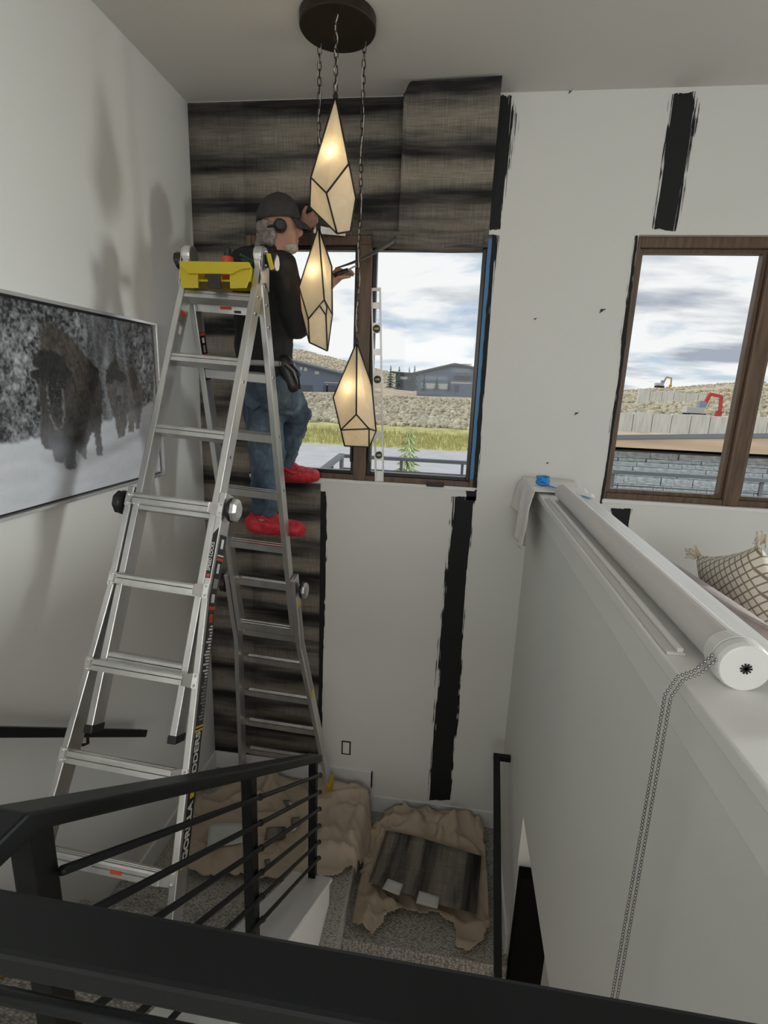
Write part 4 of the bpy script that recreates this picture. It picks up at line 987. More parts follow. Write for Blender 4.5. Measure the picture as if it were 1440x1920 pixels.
    m.capsule(J['hipL'], J['knL'], .104, .088); m.capsule(J['knL'], J['anL']+up*.035, .088, .070)
    m.capsule(J['hipR'], J['knR'], .104, .080); m.capsule(J['knR'], J['anR']+up*.03, .078, .058)
    m.ball(J['hipL']-tdir*.03, .092, .092, .11, n=14, m=10); m.ball(J['hipR']-tdir*.035, .092, .092, .11, n=14, m=10)
    # bunched cuffs
    m.capsule(J['anL']+up*.06, J['anL']+up*.03, .064, .058)
    jeans = m.build('jeans', 'denim', root); remesh(jeans, .0085, 3, (.06, .034))
    # back pocket, belt with loops, tool pouch
    bel = MB(); ring = []
    for k in range(24):
        a_ = 2*math.pi*k/24; ring.append(J['pelvis']+up*.075+tside*(.158*math.cos(a_))+tdir*(.133*math.sin(a_)))
    bel.tube(ring+[ring[0]], .013, 8, caps=False); bel.build('belt', 'sock', root, smooth=True)
    pk = at(474, 742, 1, 2.475)
    MB().prism([pk+V((-.05, .0, .06)), pk+V((.045, -.006, .055)), pk+V((.045, -.004, -.04)), pk+V((0, 0, -.07)), pk+V((-.045, .004, -.045))], (0, .03, 0)).build('back_pocket', 'denim', root, bevel=.006)
    pc = at(541, 704, 1, 2.50); m = MB(); m.capsule(pc+V((-.02, 0, .05)), pc+V((.02, 0, -.045)), .046, .036, V((0, 1, 0)), .8); m.capsule(pc+V((.0, 0, .045)), pc+V((.045, .0, .005)), .022, .016)
    po = m.build('tool_pouch', 'black_leather', root); remesh(po, .006, 2)
    for k in range(3): MB().tube([pc+V((-.015+.018*k, -.03, .05)), pc+V((.02+.02*k, -.042, .02)), pc+V((.05+.006*k, -.02, -.02-.02*k))], .0045, 6).build('strap', 'grey_print' if k == 1 else 'black_leather', po, smooth=True)
    # ---- socks and shoe covers
    MB().capsule(J['anL']+up*.045, J['anL']-up*.03, .046, .048).build('sock', 'sock', root, smooth=True)
    def cover(f_, an, nm):
        m = MB(); d = (f_[1]-f_[0]).normalized(); s = d.cross(up).normalized()
        m.capsule(f_[0]-d*.012, f_[0]+d*.06, .060, .056, s, .92); m.capsule(f_[0]+d*.05, f_[1]+d*.012-up*.004, .056, .040, s, 1.15); m.capsule(f_[0]+up*.02, f_[0]+d*.075+up*.02, .05, .046, s, .95)
        o = m.build(nm, 'red_cover', root); remesh(o, .006, 3, (.03, .016))
        rg = []
        for k in range(20):
            a_ = 2*math.pi*k/20; rg.append(an-up*.018+d*(.062*math.cos(a_)+.012)+s*(.050*math.sin(a_))+up*(.006*math.sin(5*a_)-.018*math.cos(a_)))
        MB().tube(rg+[rg[0]], .009, 6, caps=False).build('elastic_cuff', 'red_cover', o, smooth=True)
    cover(fL, J['anL'], 'shoe_cover'); cover(fR, J['anR'], 'shoe_cover')
    # ---- cap, hair, beard, ear muffs
    m = MB(); n, mm_ = 24, 8; vs = []; fs = []
    for i in range(mm_+1):
        th = math.pi/2*i/mm_*1.06
        for k in range(n):
            a_ = 2*math.pi*k/n; rr = math.sin(min(th, math.pi/2)); vs.append(H+up*(.030+.108*math.cos(th))+face*(.108*rr*math.cos(a_)-.014)+side*(.090*rr*math.sin(a_))+up*(-.018*rr*(math.cos(a_)*-.6)))
    for i in range(mm_):
        for k in range(n): fs.append((i*n+k, (i+1)*n+k, (i+1)*n+(k+1) % n, i*n+(k+1) % n))
    cap = m.add(vs, fs).build('cap', 'charcoal_cap', root, smooth=True); sl = cap.modifiers.new('solid', 'SOLIDIFY'); sl.thickness = .006; sl.offset = 0
    m = MB(); vs = []; fs = []; nu, nv = 12, 6
    for jv in range(nv+1):
        for i in range(nu+1):
            a_ = (i/nu-.5)*1.9; v = jv/nv; r0 = .094; ext = .082*math.cos(a_*.85)
            vs.append(H+up*(.034-.030*v*v-.010*v+.012*math.cos(a_*1.2)-.012)+face*((r0+ext*v)*math.cos(a_*.95)-.012)+side*(.086*math.sin(a_*.95)*(1-.12*v)))
    for jv in range(nv):
        for i in range(nu): fs.append((jv*(nu+1)+i, jv*(nu+1)+i+1, (jv+1)*(nu+1)+i+1, (jv+1)*(nu+1)+i))
    br = m.add(vs, fs).build('brim', 'charcoal_cap', cap, smooth=True); sl = br.modifiers.new('solid', 'SOLIDIFY'); sl.thickness = .005
    MB().ball(H+up*.139-face*.014, .007, n=8, m=6).build('button', 'charcoal_cap', cap, smooth=True)
    m = MB()
    for k in range(46):
        a_ = math.pi*.62+random.random()*math.pi*.76; z = -.01-random.random()*.085; rr = 1.0
        c0 = H+face*(.094*math.cos(a_)-.012)+side*(-.080*math.sin(a_+math.pi) if False else .080*math.sin(a_))+up*z
        m.ball(c0, .015+random.random()*.010, n=8, m=6)
    for k in range(16):
        a_ = math.pi*.95+random.random()*.5-.25; m.ball(H+face*(.098*math.cos(a_)-.016)+side*(.06*math.sin(a_))+up*(-.085-random.random()*.02), .014+random.random()*.008, n=8, m=6)
    hair = m.build('hair', 'grey_hair', root); remesh(hair, .006, 1)
    m = MB(); m.ball(H-up*.090+face*.038, .051, .048, .030, n=18, m=12, axes=(face, side, up))
    be = m.build('beard', 'white_beard', root); remesh(be, .005, 2)
    em = empty('ear_muffs', H-world_loc(root)); em.parent = root
    for s in (1, -1):
        MB().tube([H+side*.080*s-up*.018-face*.008, H+side*.088*s-up*.018-face*.008, H+side*.112*s-up*.018-face*.008], [.026, .029, .022], 18).build('ear_cup', 'black_plastic', em, bevel=.006)
        MB().tube([H+side*.076*s-up*.018-face*.008, H+side*.086*s-up*.018-face*.008], .031, 18).build('ear_cushion', 'mauve' if s < -1 else 'black_leather', em)
    pth = []
    for k in range(15):
        a_ = math.pi*k/14; pth.append(H-face*(.016+.080*math.sin(a_))+side*(.100*math.cos(a_))-up*(.02+.012*math.sin(a_)))
    MB().tube(pth, .006, 8).build('neckband', 'black_plastic', em, smooth=True)
    return J
PJ = person()
# trimming knife in his right hand and broad knife held by the left
h = at(648, 507, 1, 2.72); root = empty('trimming_knife', h, "slim black trimming knife in the worker's right hand", 'knife')
a, b, c = at(626, 517, 1, 2.65), at(652, 506, 1, 2.68), at(668, 498, 1, 2.70)
MB().tube([a, a.lerp(b, .5), b], [.011, .012, .009], 10).build('handle', 'black_plastic', root, smooth=True)
MB().bar(b, c, (0, 0, 1), .007, .0012).build('blade', 'chrome', root)
a, b = at(588, 430, 1, 2.90), at(648, 438, 1, 2.925)
m = MB(); m.prism([a+Vector((0, 0, .022)), b+Vector((0, 0, .012)), b+Vector((0, 0, -.012)), a+Vector((0, 0, -.018))], (0, .003, 0)); o = m.build('broad_knife', 'bright_aluminium'); tag(o, "flat metal broad knife pressed on the wallpaper by the worker's left hand", 'knife')

# ------------------------------------------------------------------ spirit level leaning in the window
def level():
    b, t = Vector((-.415, YB+.005, W1[2]+.022)), at(705, 540, 1, YB+.026); L_ = (t-b).length; d = (t-b).normalized(); u = Vector((1, 0, 0)); u = (u-d*u.dot(d)).normalized(); v = d.cross(u)
    root = empty('spirit_level', b, 'long grey aluminium spirit level leaning against the window mullion', 'level')
    w = .052
    P = lambda s, x: b+d*s+u*x
    for x in (-w/2+.004, w/2-.004): MB().bar(P(0, x), P(L_, x), u, .008, .024).build('flange', 'aluminium', root, bevel=.001)
    gaps = [.09, .14, .30, .35, .52, .57, .72, .77, .93]
    segs = [(0, .055), (.115, .16), (.24, .27), (.335, .36), (.43, .46), (.50, .59), (.67, .70), (.78, .83), (.90, .93), (.985, 1.0)]
    for s0, s1 in segs: MB().bar(P(s0*L_, 0), P(s1*L_, 0), u, w-.016, .012).build('web', 'aluminium', root)
    for s in (.145, .545, .80):
        q = MB().tube([P(s*L_, 0)-v*.012, P(s*L_, 0)+v*.012], .021, 16).build('vial_mount', 'black_plastic', root)
        MB().tube([P(s*L_, -.012)-v*.013, P(s*L_, .012)-v*.013], .0065, 8).build('vial', 'vial', q, smooth=True)
level()

# ------------------------------------------------------------------ canvas drop cloths on the landings
def cloth(name, label, poly_px, zplane, hfun, seed, amp=1.0, cell=.0105, extra=None, flat=None):
    P = [at(px, py, 2, zplane) for px, py in poly_px]; poly = [(p.x, p.y) for p in P]
    if extra: poly = extra(poly)
    xs = [p[0] for p in poly]; ys = [p[1] for p in poly]; nx = int((max(xs)-min(xs))/cell)+2; ny = int((max(ys)-min(ys))/cell)+2
    X, Y = np.meshgrid(min(xs)+np.arange(nx)*cell, min(ys)+np.arange(ny)*cell)
    # smooth crossing folds: ridged noise in a warped domain
    wx = X+.10*(fbm(X*4+seed, Y*4, 3)-.45); wy = Y+.10*(fbm(X*4+31+seed, Y*4+9, 3)-.45)
    r1 = 1-np.abs(2*vnoise(wx*8+seed, wy*4.2)-1); r2 = 1-np.abs(2*vnoise(wx*4.5+40+seed, wy*9.5+5)-1); r3 = 1-np.abs(2*vnoise((wx+wy)*11+seed, (wx-wy)*7)-1)
    big = np.clip(fbm(X*2.5+seed*2, Y*2.5, 2)*2.1-.45, 0, 1)
    r4 = 1-np.abs(2*vnoise((wx*.8+wy*.6)*17+seed, (wy*.8-wx*.6)*3)-1); r5 = 1-np.abs(2*vnoise((wx*.3-wy*.95)*19+seed, (wy*.3+wx*.95)*3+8)-1)
    wallp = np.clip((Y-2.62)/.25, 0, 1)
    Hh = .004+amp*((.060*r1**3+.055*r2**3)*(.30+.70*big+.6*wallp)+.030*r3**2.5*(big+.5*wallp)+.026*r4**3*(1-big*.6)+.026*r5**3*big+.012*(fbm(X*6, Y*6, 3))+.035*wallp*fbm(X*9+seed, Y*9, 2))
    if flat is not None: Hh = Hh*(1-.62*np.clip(1.6-2.0*np.hypot((X-flat[0])/flat[2], (Y-flat[1])/flat[3]), 0, 1))
    keep = inpoly(X+.03*(fbm(X*7+seed, Y*7, 3)-.45), Y+.03*(fbm(X*7+5, Y*7+seed, 3)-.45), poly)
    Z = hfun(X, Y)+Hh
    idx = -np.ones(X.shape, int); vs = []; fs = []
    for j in range(ny):
        for i in range(nx):
            if keep[j, i]: idx[j, i] = len(vs); vs.append((X[j, i], Y[j, i], Z[j, i]))
    for j in range(ny-1):
        for i in range(nx-1):
            q = (idx[j, i], idx[j, i+1], idx[j+1, i+1], idx[j+1, i])
            if min(q) >= 0: fs.append(q)
    me = bpy.data.meshes.new(name); me.from_pydata(vs, [], fs)
    for p in me.polygons: p.use_smooth = True
    o = bpy.data.objects.new(name, me); col.objects.link(o); me.materials.append(MATS['drop_cloth'])
    s = o.modifiers.new('smooth', 'SMOOTH'); s.iterations = 1; s.factor = .5
    sl = o.modifiers.new('solid', 'SOLIDIFY'); sl.thickness = .003; sl.offset = 1
    return tag(o, label, 'drop cloth', 'canvas drop cloths on the landings')
def hstep(X, Y):
    t = np.clip((X-(-.405))/.055, 0, 1); t = t*t*(3-2*t); return FL+.006-(FL-FR)*t
pol = [(350, 1500), (420, 1490), (480, 1458), (560, 1470), (640, 1485), (690, 1490), (700, 1520), (690, 1580), (660, 1640), (622, 1655), (560, 1662), (480, 1660), (400, 1655), (350, 1652), (330, 1600), (335, 1540)]
cloth('drop_cloth', 'tan canvas drop cloth on the upper landing spilling over the step', pol, FL, hstep, 3, .9, extra=lambda P: [(min(max(x, XL+.03), -.27), min(y, YB-.04)) for x, y in P])
hflat = lambda X, Y: FR+.006+0*X
pol = [(630, 1640), (650, 1560), (720, 1535), (790, 1530), (870, 1535), (905, 1560), (912, 1620), (915, 1690), (918, 1750), (905, 1772), (880, 1800), (852, 1790), (850, 1745), (815, 1720), (770, 1722), (735, 1725), (700, 1765), (660, 1745), (630, 1735), (622, 1690)]
cloth('drop_cloth', 'crumpled tan canvas drop cloth on the lower landing under the large offcut', pol, FR, hflat, 11, 1.15, flat=(at(797, 1640, 2, FR).x, at(797, 1640, 2, FR).y, .42, .34), extra=lambda P: [(min(max(x, -.375), XR-.03), min(y, YB-.04)) for x, y in P])
# a thick rolled fold of the lower cloth along the wall
# ------------------------------------------------------------------ wallpaper offcuts and scraps lying on the cloths
def scrap(name, px4, z, material, label, curl=.0, nu=14, nv=10, uvs=(1, 1), swap=False, group='wallpaper offcuts on the drop cloths', cat='offcut'):
    C = [at(px, py, 2, z) for px, py in px4]; wd = (C[1]-C[0]).length; hg = (C[3]-C[0]).length
    def f(u, v):
        p = C[0].lerp(C[1], u).lerp(C[3].lerp(C[2], u), v); return p+Vector((0, 0, curl*(math.sin(u*5+v)*.4+(2*v-1)**2*.6)))
    uvf = (lambda u, v: (v*hg, u*wd)) if swap else (lambda u, v: (u*wd, v*hg))
    o = grid_sheet(name, f, nu, nv, uvf, material); return tag(o, label, cat, group)
scrap('wallpaper_offcut', [(724, 1560), (903, 1606), (893, 1716), (690, 1660)], FR+.098, 'wallpaper', 'large banded wallpaper offcut on the lower drop cloth', .022, swap=True)
scrap('paper_tab', [(727, 1648), (756, 1658), (748, 1679), (716, 1667)], FR+.124, 'paper_back', 'white paper tab at the left on the large offcut', .003, 4, 4, cat='paper')
scrap('paper_tab', [(786, 1671), (824, 1682), (820, 1704), (780, 1694)], FR+.124, 'paper_back', 'white paper tab in the middle of the large offcut', .003, 4, 4, cat='paper')
scrap('paper_sheet', [(392, 1548), (462, 1543), (458, 1580), (388, 1594)], FL+.075, 'paper_back', 'folded pale paper sheet behind the stair railing', .012, 8, 6, cat='paper')
scrap('wallpaper_offcut', [(500, 1553), (536, 1550), (536, 1573), (495, 1577)], FL+.06, 'wallpaper', 'small square wallpaper offcut between the railing posts', .008, 8, 6, swap=True)
scrap('wallpaper_offcut', [(546, 1535), (562, 1531), (562, 1548), (546, 1551)], FL+.06, 'wallpaper', 'tiny dark wallpaper scrap beside the end railing post', .006, 6, 4, swap=True)
scrap('wallpaper_offcut', [(530, 1503), (542, 1500), (553, 1515), (541, 1521)], FL+.06, 'wallpaper', 'dark rolled wallpaper scrap nearest the wall on the cloth', .01, 6, 4, swap=True)
scrap('wallpaper_offcut', [(495, 1613), (506, 1610), (509, 1625), (498, 1629)], FL+.05, 'wallpaper', 'small grey wallpaper scrap at the front of the upper cloth', .003, 6, 4, swap=True)
scrap('paper_tab', [(549, 1552), (557, 1548), (555, 1556), (547, 1560)], FL+.06, 'paper_back', 'tiny white paper scrap beside the end railing post', .002, 3, 3, cat='paper')
scrap('tape_scrap', [(597, 1604), (608, 1600), (611, 1611), (603, 1616)], FL+.05, 'blue_tape_pale', "blue painter's tape scrap by the white newel cap", .006, 5, 4, cat='tape')

# ------------------------------------------------------------------ on the ledge: rag, tape, roller shade
ZL = 1.05
def rag():
    def f(u, v):
        # u along the ledge (to the wall), v across the ledge then down the stairwell face
        y = 2.47+.455*u+.03*math.sin(v*7)*(1-u); s = v
        if s < .42: x = .66-.275*(s/.42); z = ZL+.006+.010*(vnoise(u*6, s*9)-.3)
        else:
            k = (s-.42)/.58; ln = .34*(.55+.45*math.sin(u*2.4+.5))*(1-.35*u); x = .385-.020*math.sin(min(1, k*3)*math.pi/2)-.020*k*math.sin(u*14)-.012*math.sin(u*26+k*2)*k; z = ZL-.0-ln*k; y += -.02*k*math.cos(u*9)
        return (x, y, z+.006*math.sin(u*19+s*4))
    o = grid_sheet('rag', f, 36, 36, lambda u, v: (u, v), 'white_rag', .003); return tag(o, 'white cotton rag draped over the ledge end at the wall', 'rag')
rag()
c = at(1018, 901, 2, ZL+.042); m = MB()
pth = []
for k in range(60):
    a_ = k*.55; pth.append(c+Vector((.024*math.cos(a_)*(1+.2*math.sin(k)), .026*math.sin(a_)*(1+.2*math.cos(k*1.7)), .016*math.sin(a_*.7+1))))
m.tube(pth, .0085, 6); o = m.build('tape_ball', 'blue_tape', smooth=True); 
e = at(1105, 935, 2, ZL+.012); m2 = MB(); m2.bar(c+Vector((.01, -.01, -.018)), e, (1, .4, 0), .018, .0015)
tag(o, "wadded ball of blue painter's tape on the rag", 'tape'); m2.build('tape_tail', 'blue_tape_pale', o)
def roller():
    a, b = Vector((.497, 2.40, ZL+.036)), Vector((.497, .86, ZL+.040)); root = empty('roller_shade', (.5, 1.6, ZL), 'rolled white roller shade lying along the ledge with a bead chain', 'roller shade')
    MB().tube([a, b], .034, 28).build('fabric_roll', 'shade_fabric', root, smooth=False)
    MB().box((.418, .95, ZL), (.452, 2.38, ZL+.007)).build('bottom_rail', 'shade_fabric', root, bevel=.002)
    MB().box((.436, .95, ZL+.007), (.447, 2.38, ZL+.016)).build('hem_bar', 'white_plastic', root, bevel=.002)
    MB().box((.560, .75, ZL), (.566, 2.42, ZL+.034)).build('fascia', 'white_plastic', root, bevel=.001)
    MB().box((.566, .75, ZL), (.628, 2.42, ZL+.006)).build('fascia_base', 'white_plastic', root, bevel=.001)
    cp = MB(); d = (b-a).normalized()
    cap = cp.tube([b-d*.012, b+d*.004, b+d*.014], [.043, .043, .040], 36).build('end_cap', 'white_plastic', root, bevel=.002)
    MB().tube([b-d*.05, b-d*.014], [.038, .044], 24).build('clutch', 'white_plastic', root)
    for k in range(5):
        q = b+d*.0145; a_ = math.pi*k/5; r_ = Vector((math.cos(a_), 0, math.sin(a_)))*.0095; MB().bar(q-r_, q+r_, (0, 1, 0), .0014, .003).build('socket_slot', 'nail', cap)
    # bead chain: over the cap, across the ledge edge, hanging straight down
    s0 = b+Vector((-.038, -.004, .012)); e1 = Vector((.405, .845, ZL+.010)); e2 = Vector((.386, .835, ZL-.02)); e3 = Vector((.384, .815, .06))
    def beads(off, ph):
        pts = [s0+off, s0.lerp(e1, .5)+Vector((0, 0, -.010))+off, e1+off, e2+off, e3+off]; L_ = [0]
        for i in range(1, 5): L_.append(L_[-1]+(pts[i]-pts[i-1]).length)
        s = ph; out = []
        while s < L_[-1]:
            i = max(k for k in range(5) if L_[k] <= s); i = min(i, 3); out.append(pts[i].lerp(pts[i+1], (s-L_[i])/(L_[i+1]-L_[i]))); s += .0074
        return out, pts
    m = MB()
    for off, ph in ((Vector((0, 0, 0)), 0), (Vector((-.0066, .0066, .001)), .0037)):
        bs, pts = beads(off, ph)
        for p in bs: m.ball(p, .0033, n=6, m=4)
        m.tube(pts, .0008, 4)
    o = m.build('bead_chain', 'chrome', root, smooth=True); o['kind'] = 'stuff'
roller()

# ------------------------------------------------------------------ beyond the half wall: sofa with mauve cushion and lattice pillow
def cushion(name, c, right, up, w, h, th, material, parent=None, piping=None, uv=True):
    right, up = Vector(right).normalized(), Vector(up).normalized(); nn = right.cross(up); n = 22; vs = []; uvs = []
    for s in (1, -1):
        for j in range(n+1):
            for i in range(n+1):
                a_, b_ = i/n*2-1, j/n*2-1; e = max(0, (1-abs(a_)**2.4))*max(0, (1-abs(b_)**2.4)); pin = 1-.10*(1-abs(a_)**2)*(abs(b_)**4); pin2 = 1-.10*(1-abs(b_)**2)*(abs(a_)**4)
                vs.append(Vector(c)+right*(a_*w/2*pin2)+up*(b_*h/2*pin)+nn*(s*th/2*e**.42)); uvs.append((i/n, j/n))
    fs = []; N2 = (n+1)**2
    for s in (0, 1):
        for j in range(n):
            for i in range(n):
                q = [s*N2+j*(n+1)+i, s*N2+j*(n+1)+i+1, s*N2+(j+1)*(n+1)+i+1, s*N2+(j+1)*(n+1)+i]; fs.append(tuple(q if s == 0 else reversed(q)))
    off = world_loc(parent) if parent else Vector((0, 0, 0))
    me = bpy.data.meshes.new(name); me.from_pydata([tuple(v-off) for v in vs], [], fs); l = me.uv_layers.new(name='UVMap')
    for p in me.polygons:
        p.use_smooth = True
        for li in p.loop_indices: l.data[li].uv = uvs[me.loops[li].vertex_index]
    bm = bmesh.new(); bm.from_mesh(me); bmesh.ops.remove_doubles(bm, verts=bm.verts, dist=.0005); bm.to_mesh(me); bm.free()
    o = bpy.data.objects.new(name, me); col.objects.link(o); me.materials.append(MATS[material])
    if parent: o.parent = parent
    edge = [Vector(c)+right*(a_*w/2*(1-.10*(1-abs(b_)**2)*(abs(a_)**4)))+up*(b_*h/2*(1-.10*(1-abs(a_)**2)*(abs(b_)**4))) for a_, b_ in [(-1+2*k/n, -1) for k in range(n)]+[(1, -1+2*k/n) for k in range(n)]+[(1-2*k/n, 1) for k in range(n)]+[(-1, 1-2*k/n) for k in range(n+1)]]
    return o, edge
sofa = empty('sofa', (1.35, 2.2, 0), 'grey upholstered sofa behind the half wall under the right window', 'sofa')
MB().box((.72, 1.15, .08), (1.62, 2.86, .30)).build('seat_base', 'sofa_cloth', sofa, bevel=.03)
MB().box((.68, 1.15, .08), (.76, 2.86, .56)).build('backrest', 'sofa_cloth', sofa, bevel=.03)
for yy in (1.25, 2.76):
    for xx in (.78, 1.55): MB().tube([(xx, yy, 0), (xx, yy, .08)], .02, 8).build('leg', 'black_metal', sofa)
A_, B_ = at(1238, 1040, 1, 2.42), at(1446, 1178, 1, 1.50); upv = Vector((-.30, 0, .95)).normalized(); rv = (B_-A_).normalized(); upv = (upv-rv*upv.dot(rv)).normalized(); wd = (B_-A_).length*1.06
o, ed = cushion('back_cushion', (A_+B_)/2-upv*.25, rv, upv, wd, .50, .17, 'mauve'); MB().tube(ed, .006, 6, caps=False).build('piping', 'mauve', o, smooth=True)
tag(o, 'large mauve cushion with piping leaning on the sofa back', 'cushion')
A_, B_ = at(1293, 1040, 1, 2.42), at(1408, 1020, 1, 2.06); rv = (B_-A_).normalized(); upv = Vector((-.25, .10, .95)); upv = (upv-rv*upv.dot(rv)).normalized()
o, ed = cushion('throw_pillow', (A_+B_)/2-upv*.21+Vector((.03, 0, 0)), rv, upv, (B_-A_).length, .42, .16, 'lattice_cloth'); tag(o, 'cream throw pillow with a brown lattice and fringed corners', 'pillow')
n = 22
for k in (0, n, 2*n, 3*n):
    c = ed[k]; m = MB(); dr = (c-sum(ed, Vector())/len(ed)).normalized()
    for q in range(16):
        a = c+Vector((random.uniform(-.02, .02), random.uniform(-.02, .02), random.uniform(-.02, .02))); b_ = a+dr*(.03+random.random()*.025)+Vector((random.uniform(-.02, .02), random.uniform(-.02, .02), random.uniform(-.03, .02))); m.tube([a, a.lerp(b_, .5)+Vector((0, 0, .006)), b_], .003, 5)
    m.build('tassel', 'fringe', o, smooth=True)

# ------------------------------------------------------------------ outside: terrain, road, grass, houses, trees
def ground_z(x, y):
    y = np.asarray(y, float); x = np.asarray(x, float)
    base = np.interp(y, [0, 20, 39, 50, 100, 130, 230, 420, 800], [-3.2, -3.1, -3.0, -2.3, -.1, .6, 4, 6, 6])
    left = np.clip((-x/np.maximum(y, 1)-.05)/.25, 0, 1)
    ridge = np.interp(y, [0, 110, 230, 420, 800], [0, 0, 12, 16, 10])*left
    rr = np.clip((x/np.maximum(y, 1)-.30)/.2, 0, 1); right = np.interp(y, [0, 60, 110, 230, 420, 800], [0, 0, 1.5, 5, 4, 0])*rr
    return base+ridge+right+1.1*(fbm(x*.05, y*.05, 3)-.45)*np.clip((y-45)/60, 0, 1)
def terrain(name, y0, y1, material, label, n=70, m=60):
    t = np.linspace(0, 1, m+1); ys = y0*(y1/y0)**t; vs = []; 
    for y in ys:
        for u in np.linspace(-1.0, 1.25, n+1): vs.append((u*y*1.0, y, 0))
    A = np.array(vs); A[:, 2] = ground_z(A[:, 0], A[:, 1])
    fs = [(j*(n+1)+i, j*(n+1)+i+1, (j+1)*(n+1)+i+1, (j+1)*(n+1)+i) for j in range(m) for i in range(n)]
    me = bpy.data.meshes.new(name); me.from_pydata(A.tolist(), [], fs); [setattr(p, 'use_smooth', True) for p in me.polygons]
    o = bpy.data.objects.new(name, me); col.objects.link(o); me.materials.append(MATS[material]); o['kind'] = 'structure'; o['label'] = label; return o
terrain('ground_near', 3.6, 26, 'dirt', 'bare ground close to the house', 40, 20)
terrain('road', 26, 39.5, 'asphalt', 'pale grey road beyond the deck', 40, 10)
terrain('grass_verge', 39.5, 52, 'dry_grass', 'green and yellow grass verge beside the road', 60, 16)
terrain('sage_hillside', 52, 700, 'sage_soil', 'sagebrush hillside rising behind the road', 110, 110)
ico = bmesh.new(); bmesh.ops.create_icosphere(ico, subdivisions=1, radius=1); IV = np.array([v.co[:] for v in ico.verts]); IF = [tuple(v.index for v in f.verts) for f in ico.faces]; ico.free()
def scatter(name, N, yr, ur, size, flat, material, label, avoid=None):
    vs = []; fs = []
    for k in range(N):
        y = yr[0]*(yr[1]/yr[0])**random.random(); u = random.uniform(*ur); x = u*y
        if avoid and avoid(x, y): continue
        s = size[0]+(size[1]-size[0])*random.random(); z = float(ground_z(x, y)); n0 = len(vs)
        jit = rng.uniform(.7, 1.3, (len(IV), 1)); P = IV*jit*np.array([s, s, s*flat])+np.array([x, y, z+s*flat*.45]); vs += P.tolist(); fs += [tuple(n0+i for i in f) for f in IF]
    me = bpy.data.meshes.new(name); me.from_pydata(vs, [], fs); o = bpy.data.objects.new(name, me); col.objects.link(o); me.materials.append(MATS[material])
    return tag(o, label, name.replace('_', ' '), kind='stuff')
scatter('sagebrush', 11000, (52, 240), (-.50, .02), (.16, .42), .8, 'sage_bush', 'grey green sagebrush covering the hillside', lambda x, y: 96 < y < 150)
scatter('sagebrush', 5000, (60, 260), (.27, .72), (.2, .55), .8, 'sage_bush', 'sagebrush on the slope behind the building site', lambda x, y: 104 < y < 116 or 64 < y < 77 or 180 < y < 200)
m = MB()
for k in range(2600):
    y = random.uniform(39.6, 47); x = random.uniform(-.42, .06)*y; z = float(ground_z(x, y)); h = .25+.45*random.random(); a = random.uniform(-.15, .15)
    m.add([(x-.03, y, z-.02), (x+.03, y, z-.02), (x+a, y, z+h)], [(0, 1, 2)])
o = m.build('tall_grass', 'grass_blades'); tag(o, 'tall yellow grass along the road edge', 'grass', kind='stuff')

# deck with metal railing outside the windows
MB().box((-2.2, YB+.17, -.14), (6.0, 4.55, -.02)).build('deck', 'deck')['kind'] = 'structure'
def deck_rail(x0, x1, y, label, step):
    root = empty('deck_railing', ((x0+x1)/2, y, -.02), label, 'railing', 'deck railings outside the windows')
    zt = .90
    MB().box((x0, y-.025, zt-.03), (x1, y+.025, zt)).build('top_rail', 'rail_grey', root)
    x = x0
    while x <= x1+.001: MB().box((x-.012, y-.012, -.02), (x+.012, y+.012, zt-.03)).build('post', 'rail_grey', root); x += step
    for k in range(6): MB().tube([(x0, y, zt-.13-k*.125), (x1, y, zt-.13-k*.125)], .007, 6).build('rod', 'rail_grey', root)
    return root
a = at(740, 857, 2, .90)
deck_rail(at(641, 852, 2, .90).x, .6, a.y, 'dark metal deck railing seen through the middle window', .55)
b = at(1236, 886, 2, .90)
deck_rail(b.x-.37, 3.6, b.y, 'dark metal deck railing seen through the right window', .37*3.2)
# sloped outside stair railing running up to the corner of the deck
p, q = at(641, 853, 1, a.y-.05), at(596, 888, 1, a.y-.62)
root = empty('stair_guard', (p.x, a.y-.3, -.02), 'grey railing return beside the red shoe on the sill', 'railing')
MB().bar(p, q, (1, 0, 0), .05, .03).build('top_rail', 'rail_grey', root)
for t in (.02, .45, .95): c = p.lerp(q, t); MB().box((c.x-.014, c.y-.014, -.02), (c.x+.014, c.y+.014, c.z)).build('post', 'rail_grey', root)
for k in range(4): MB().tube([p-Vector((0, 0, .12*(k+1))), q-Vector((0, 0, .12*(k+1)))], .007, 6).build('rod', 'rail_grey', root)

def house(name, label, px, Y, dep, wall, roofmat, rows):
    """px: outline of the gable/front face (bottom-left, bottom-right, top-right .. top-left)"""
    P = [at(x, y, 1, Y) for x, y in px]; zb = min(float(ground_z(p.x, Y)) for p in P[:2])-1
    P[0].z = zb; P[1].z = zb; root = empty(name, ((P[0].x+P[1].x)/2, Y, zb), label, 'house')
    m = MB(); m.prism(P, (0, dep, 0)); m.build('walls', wall, root)
    T = P[2:]
    m = MB(); R_ = [p+Vector((0, -.8, .05)) for p in T]; R_[0] = R_[0]+(T[0]-T[1]).normalized()*1.0; R_[-1] = R_[-1]+(T[-1]-T[-2]).normalized()*1.0
    m.prism(R_+[p+Vector((0, 0, .38)) for p in reversed(R_)], (0, dep+1.6, 0)); m.build('roof', roofmat, root)
    for (x0, y0, x1, y1, mt, nm) in rows:
        a_, b_ = at(x0, y0, 1, Y-.15), at(x1, y1, 1, Y-.15)
        w = MB().box((a_.x, Y-.12, b_.z), (b_.x, Y+.1, a_.z)).build(nm, mt, root)
    return root
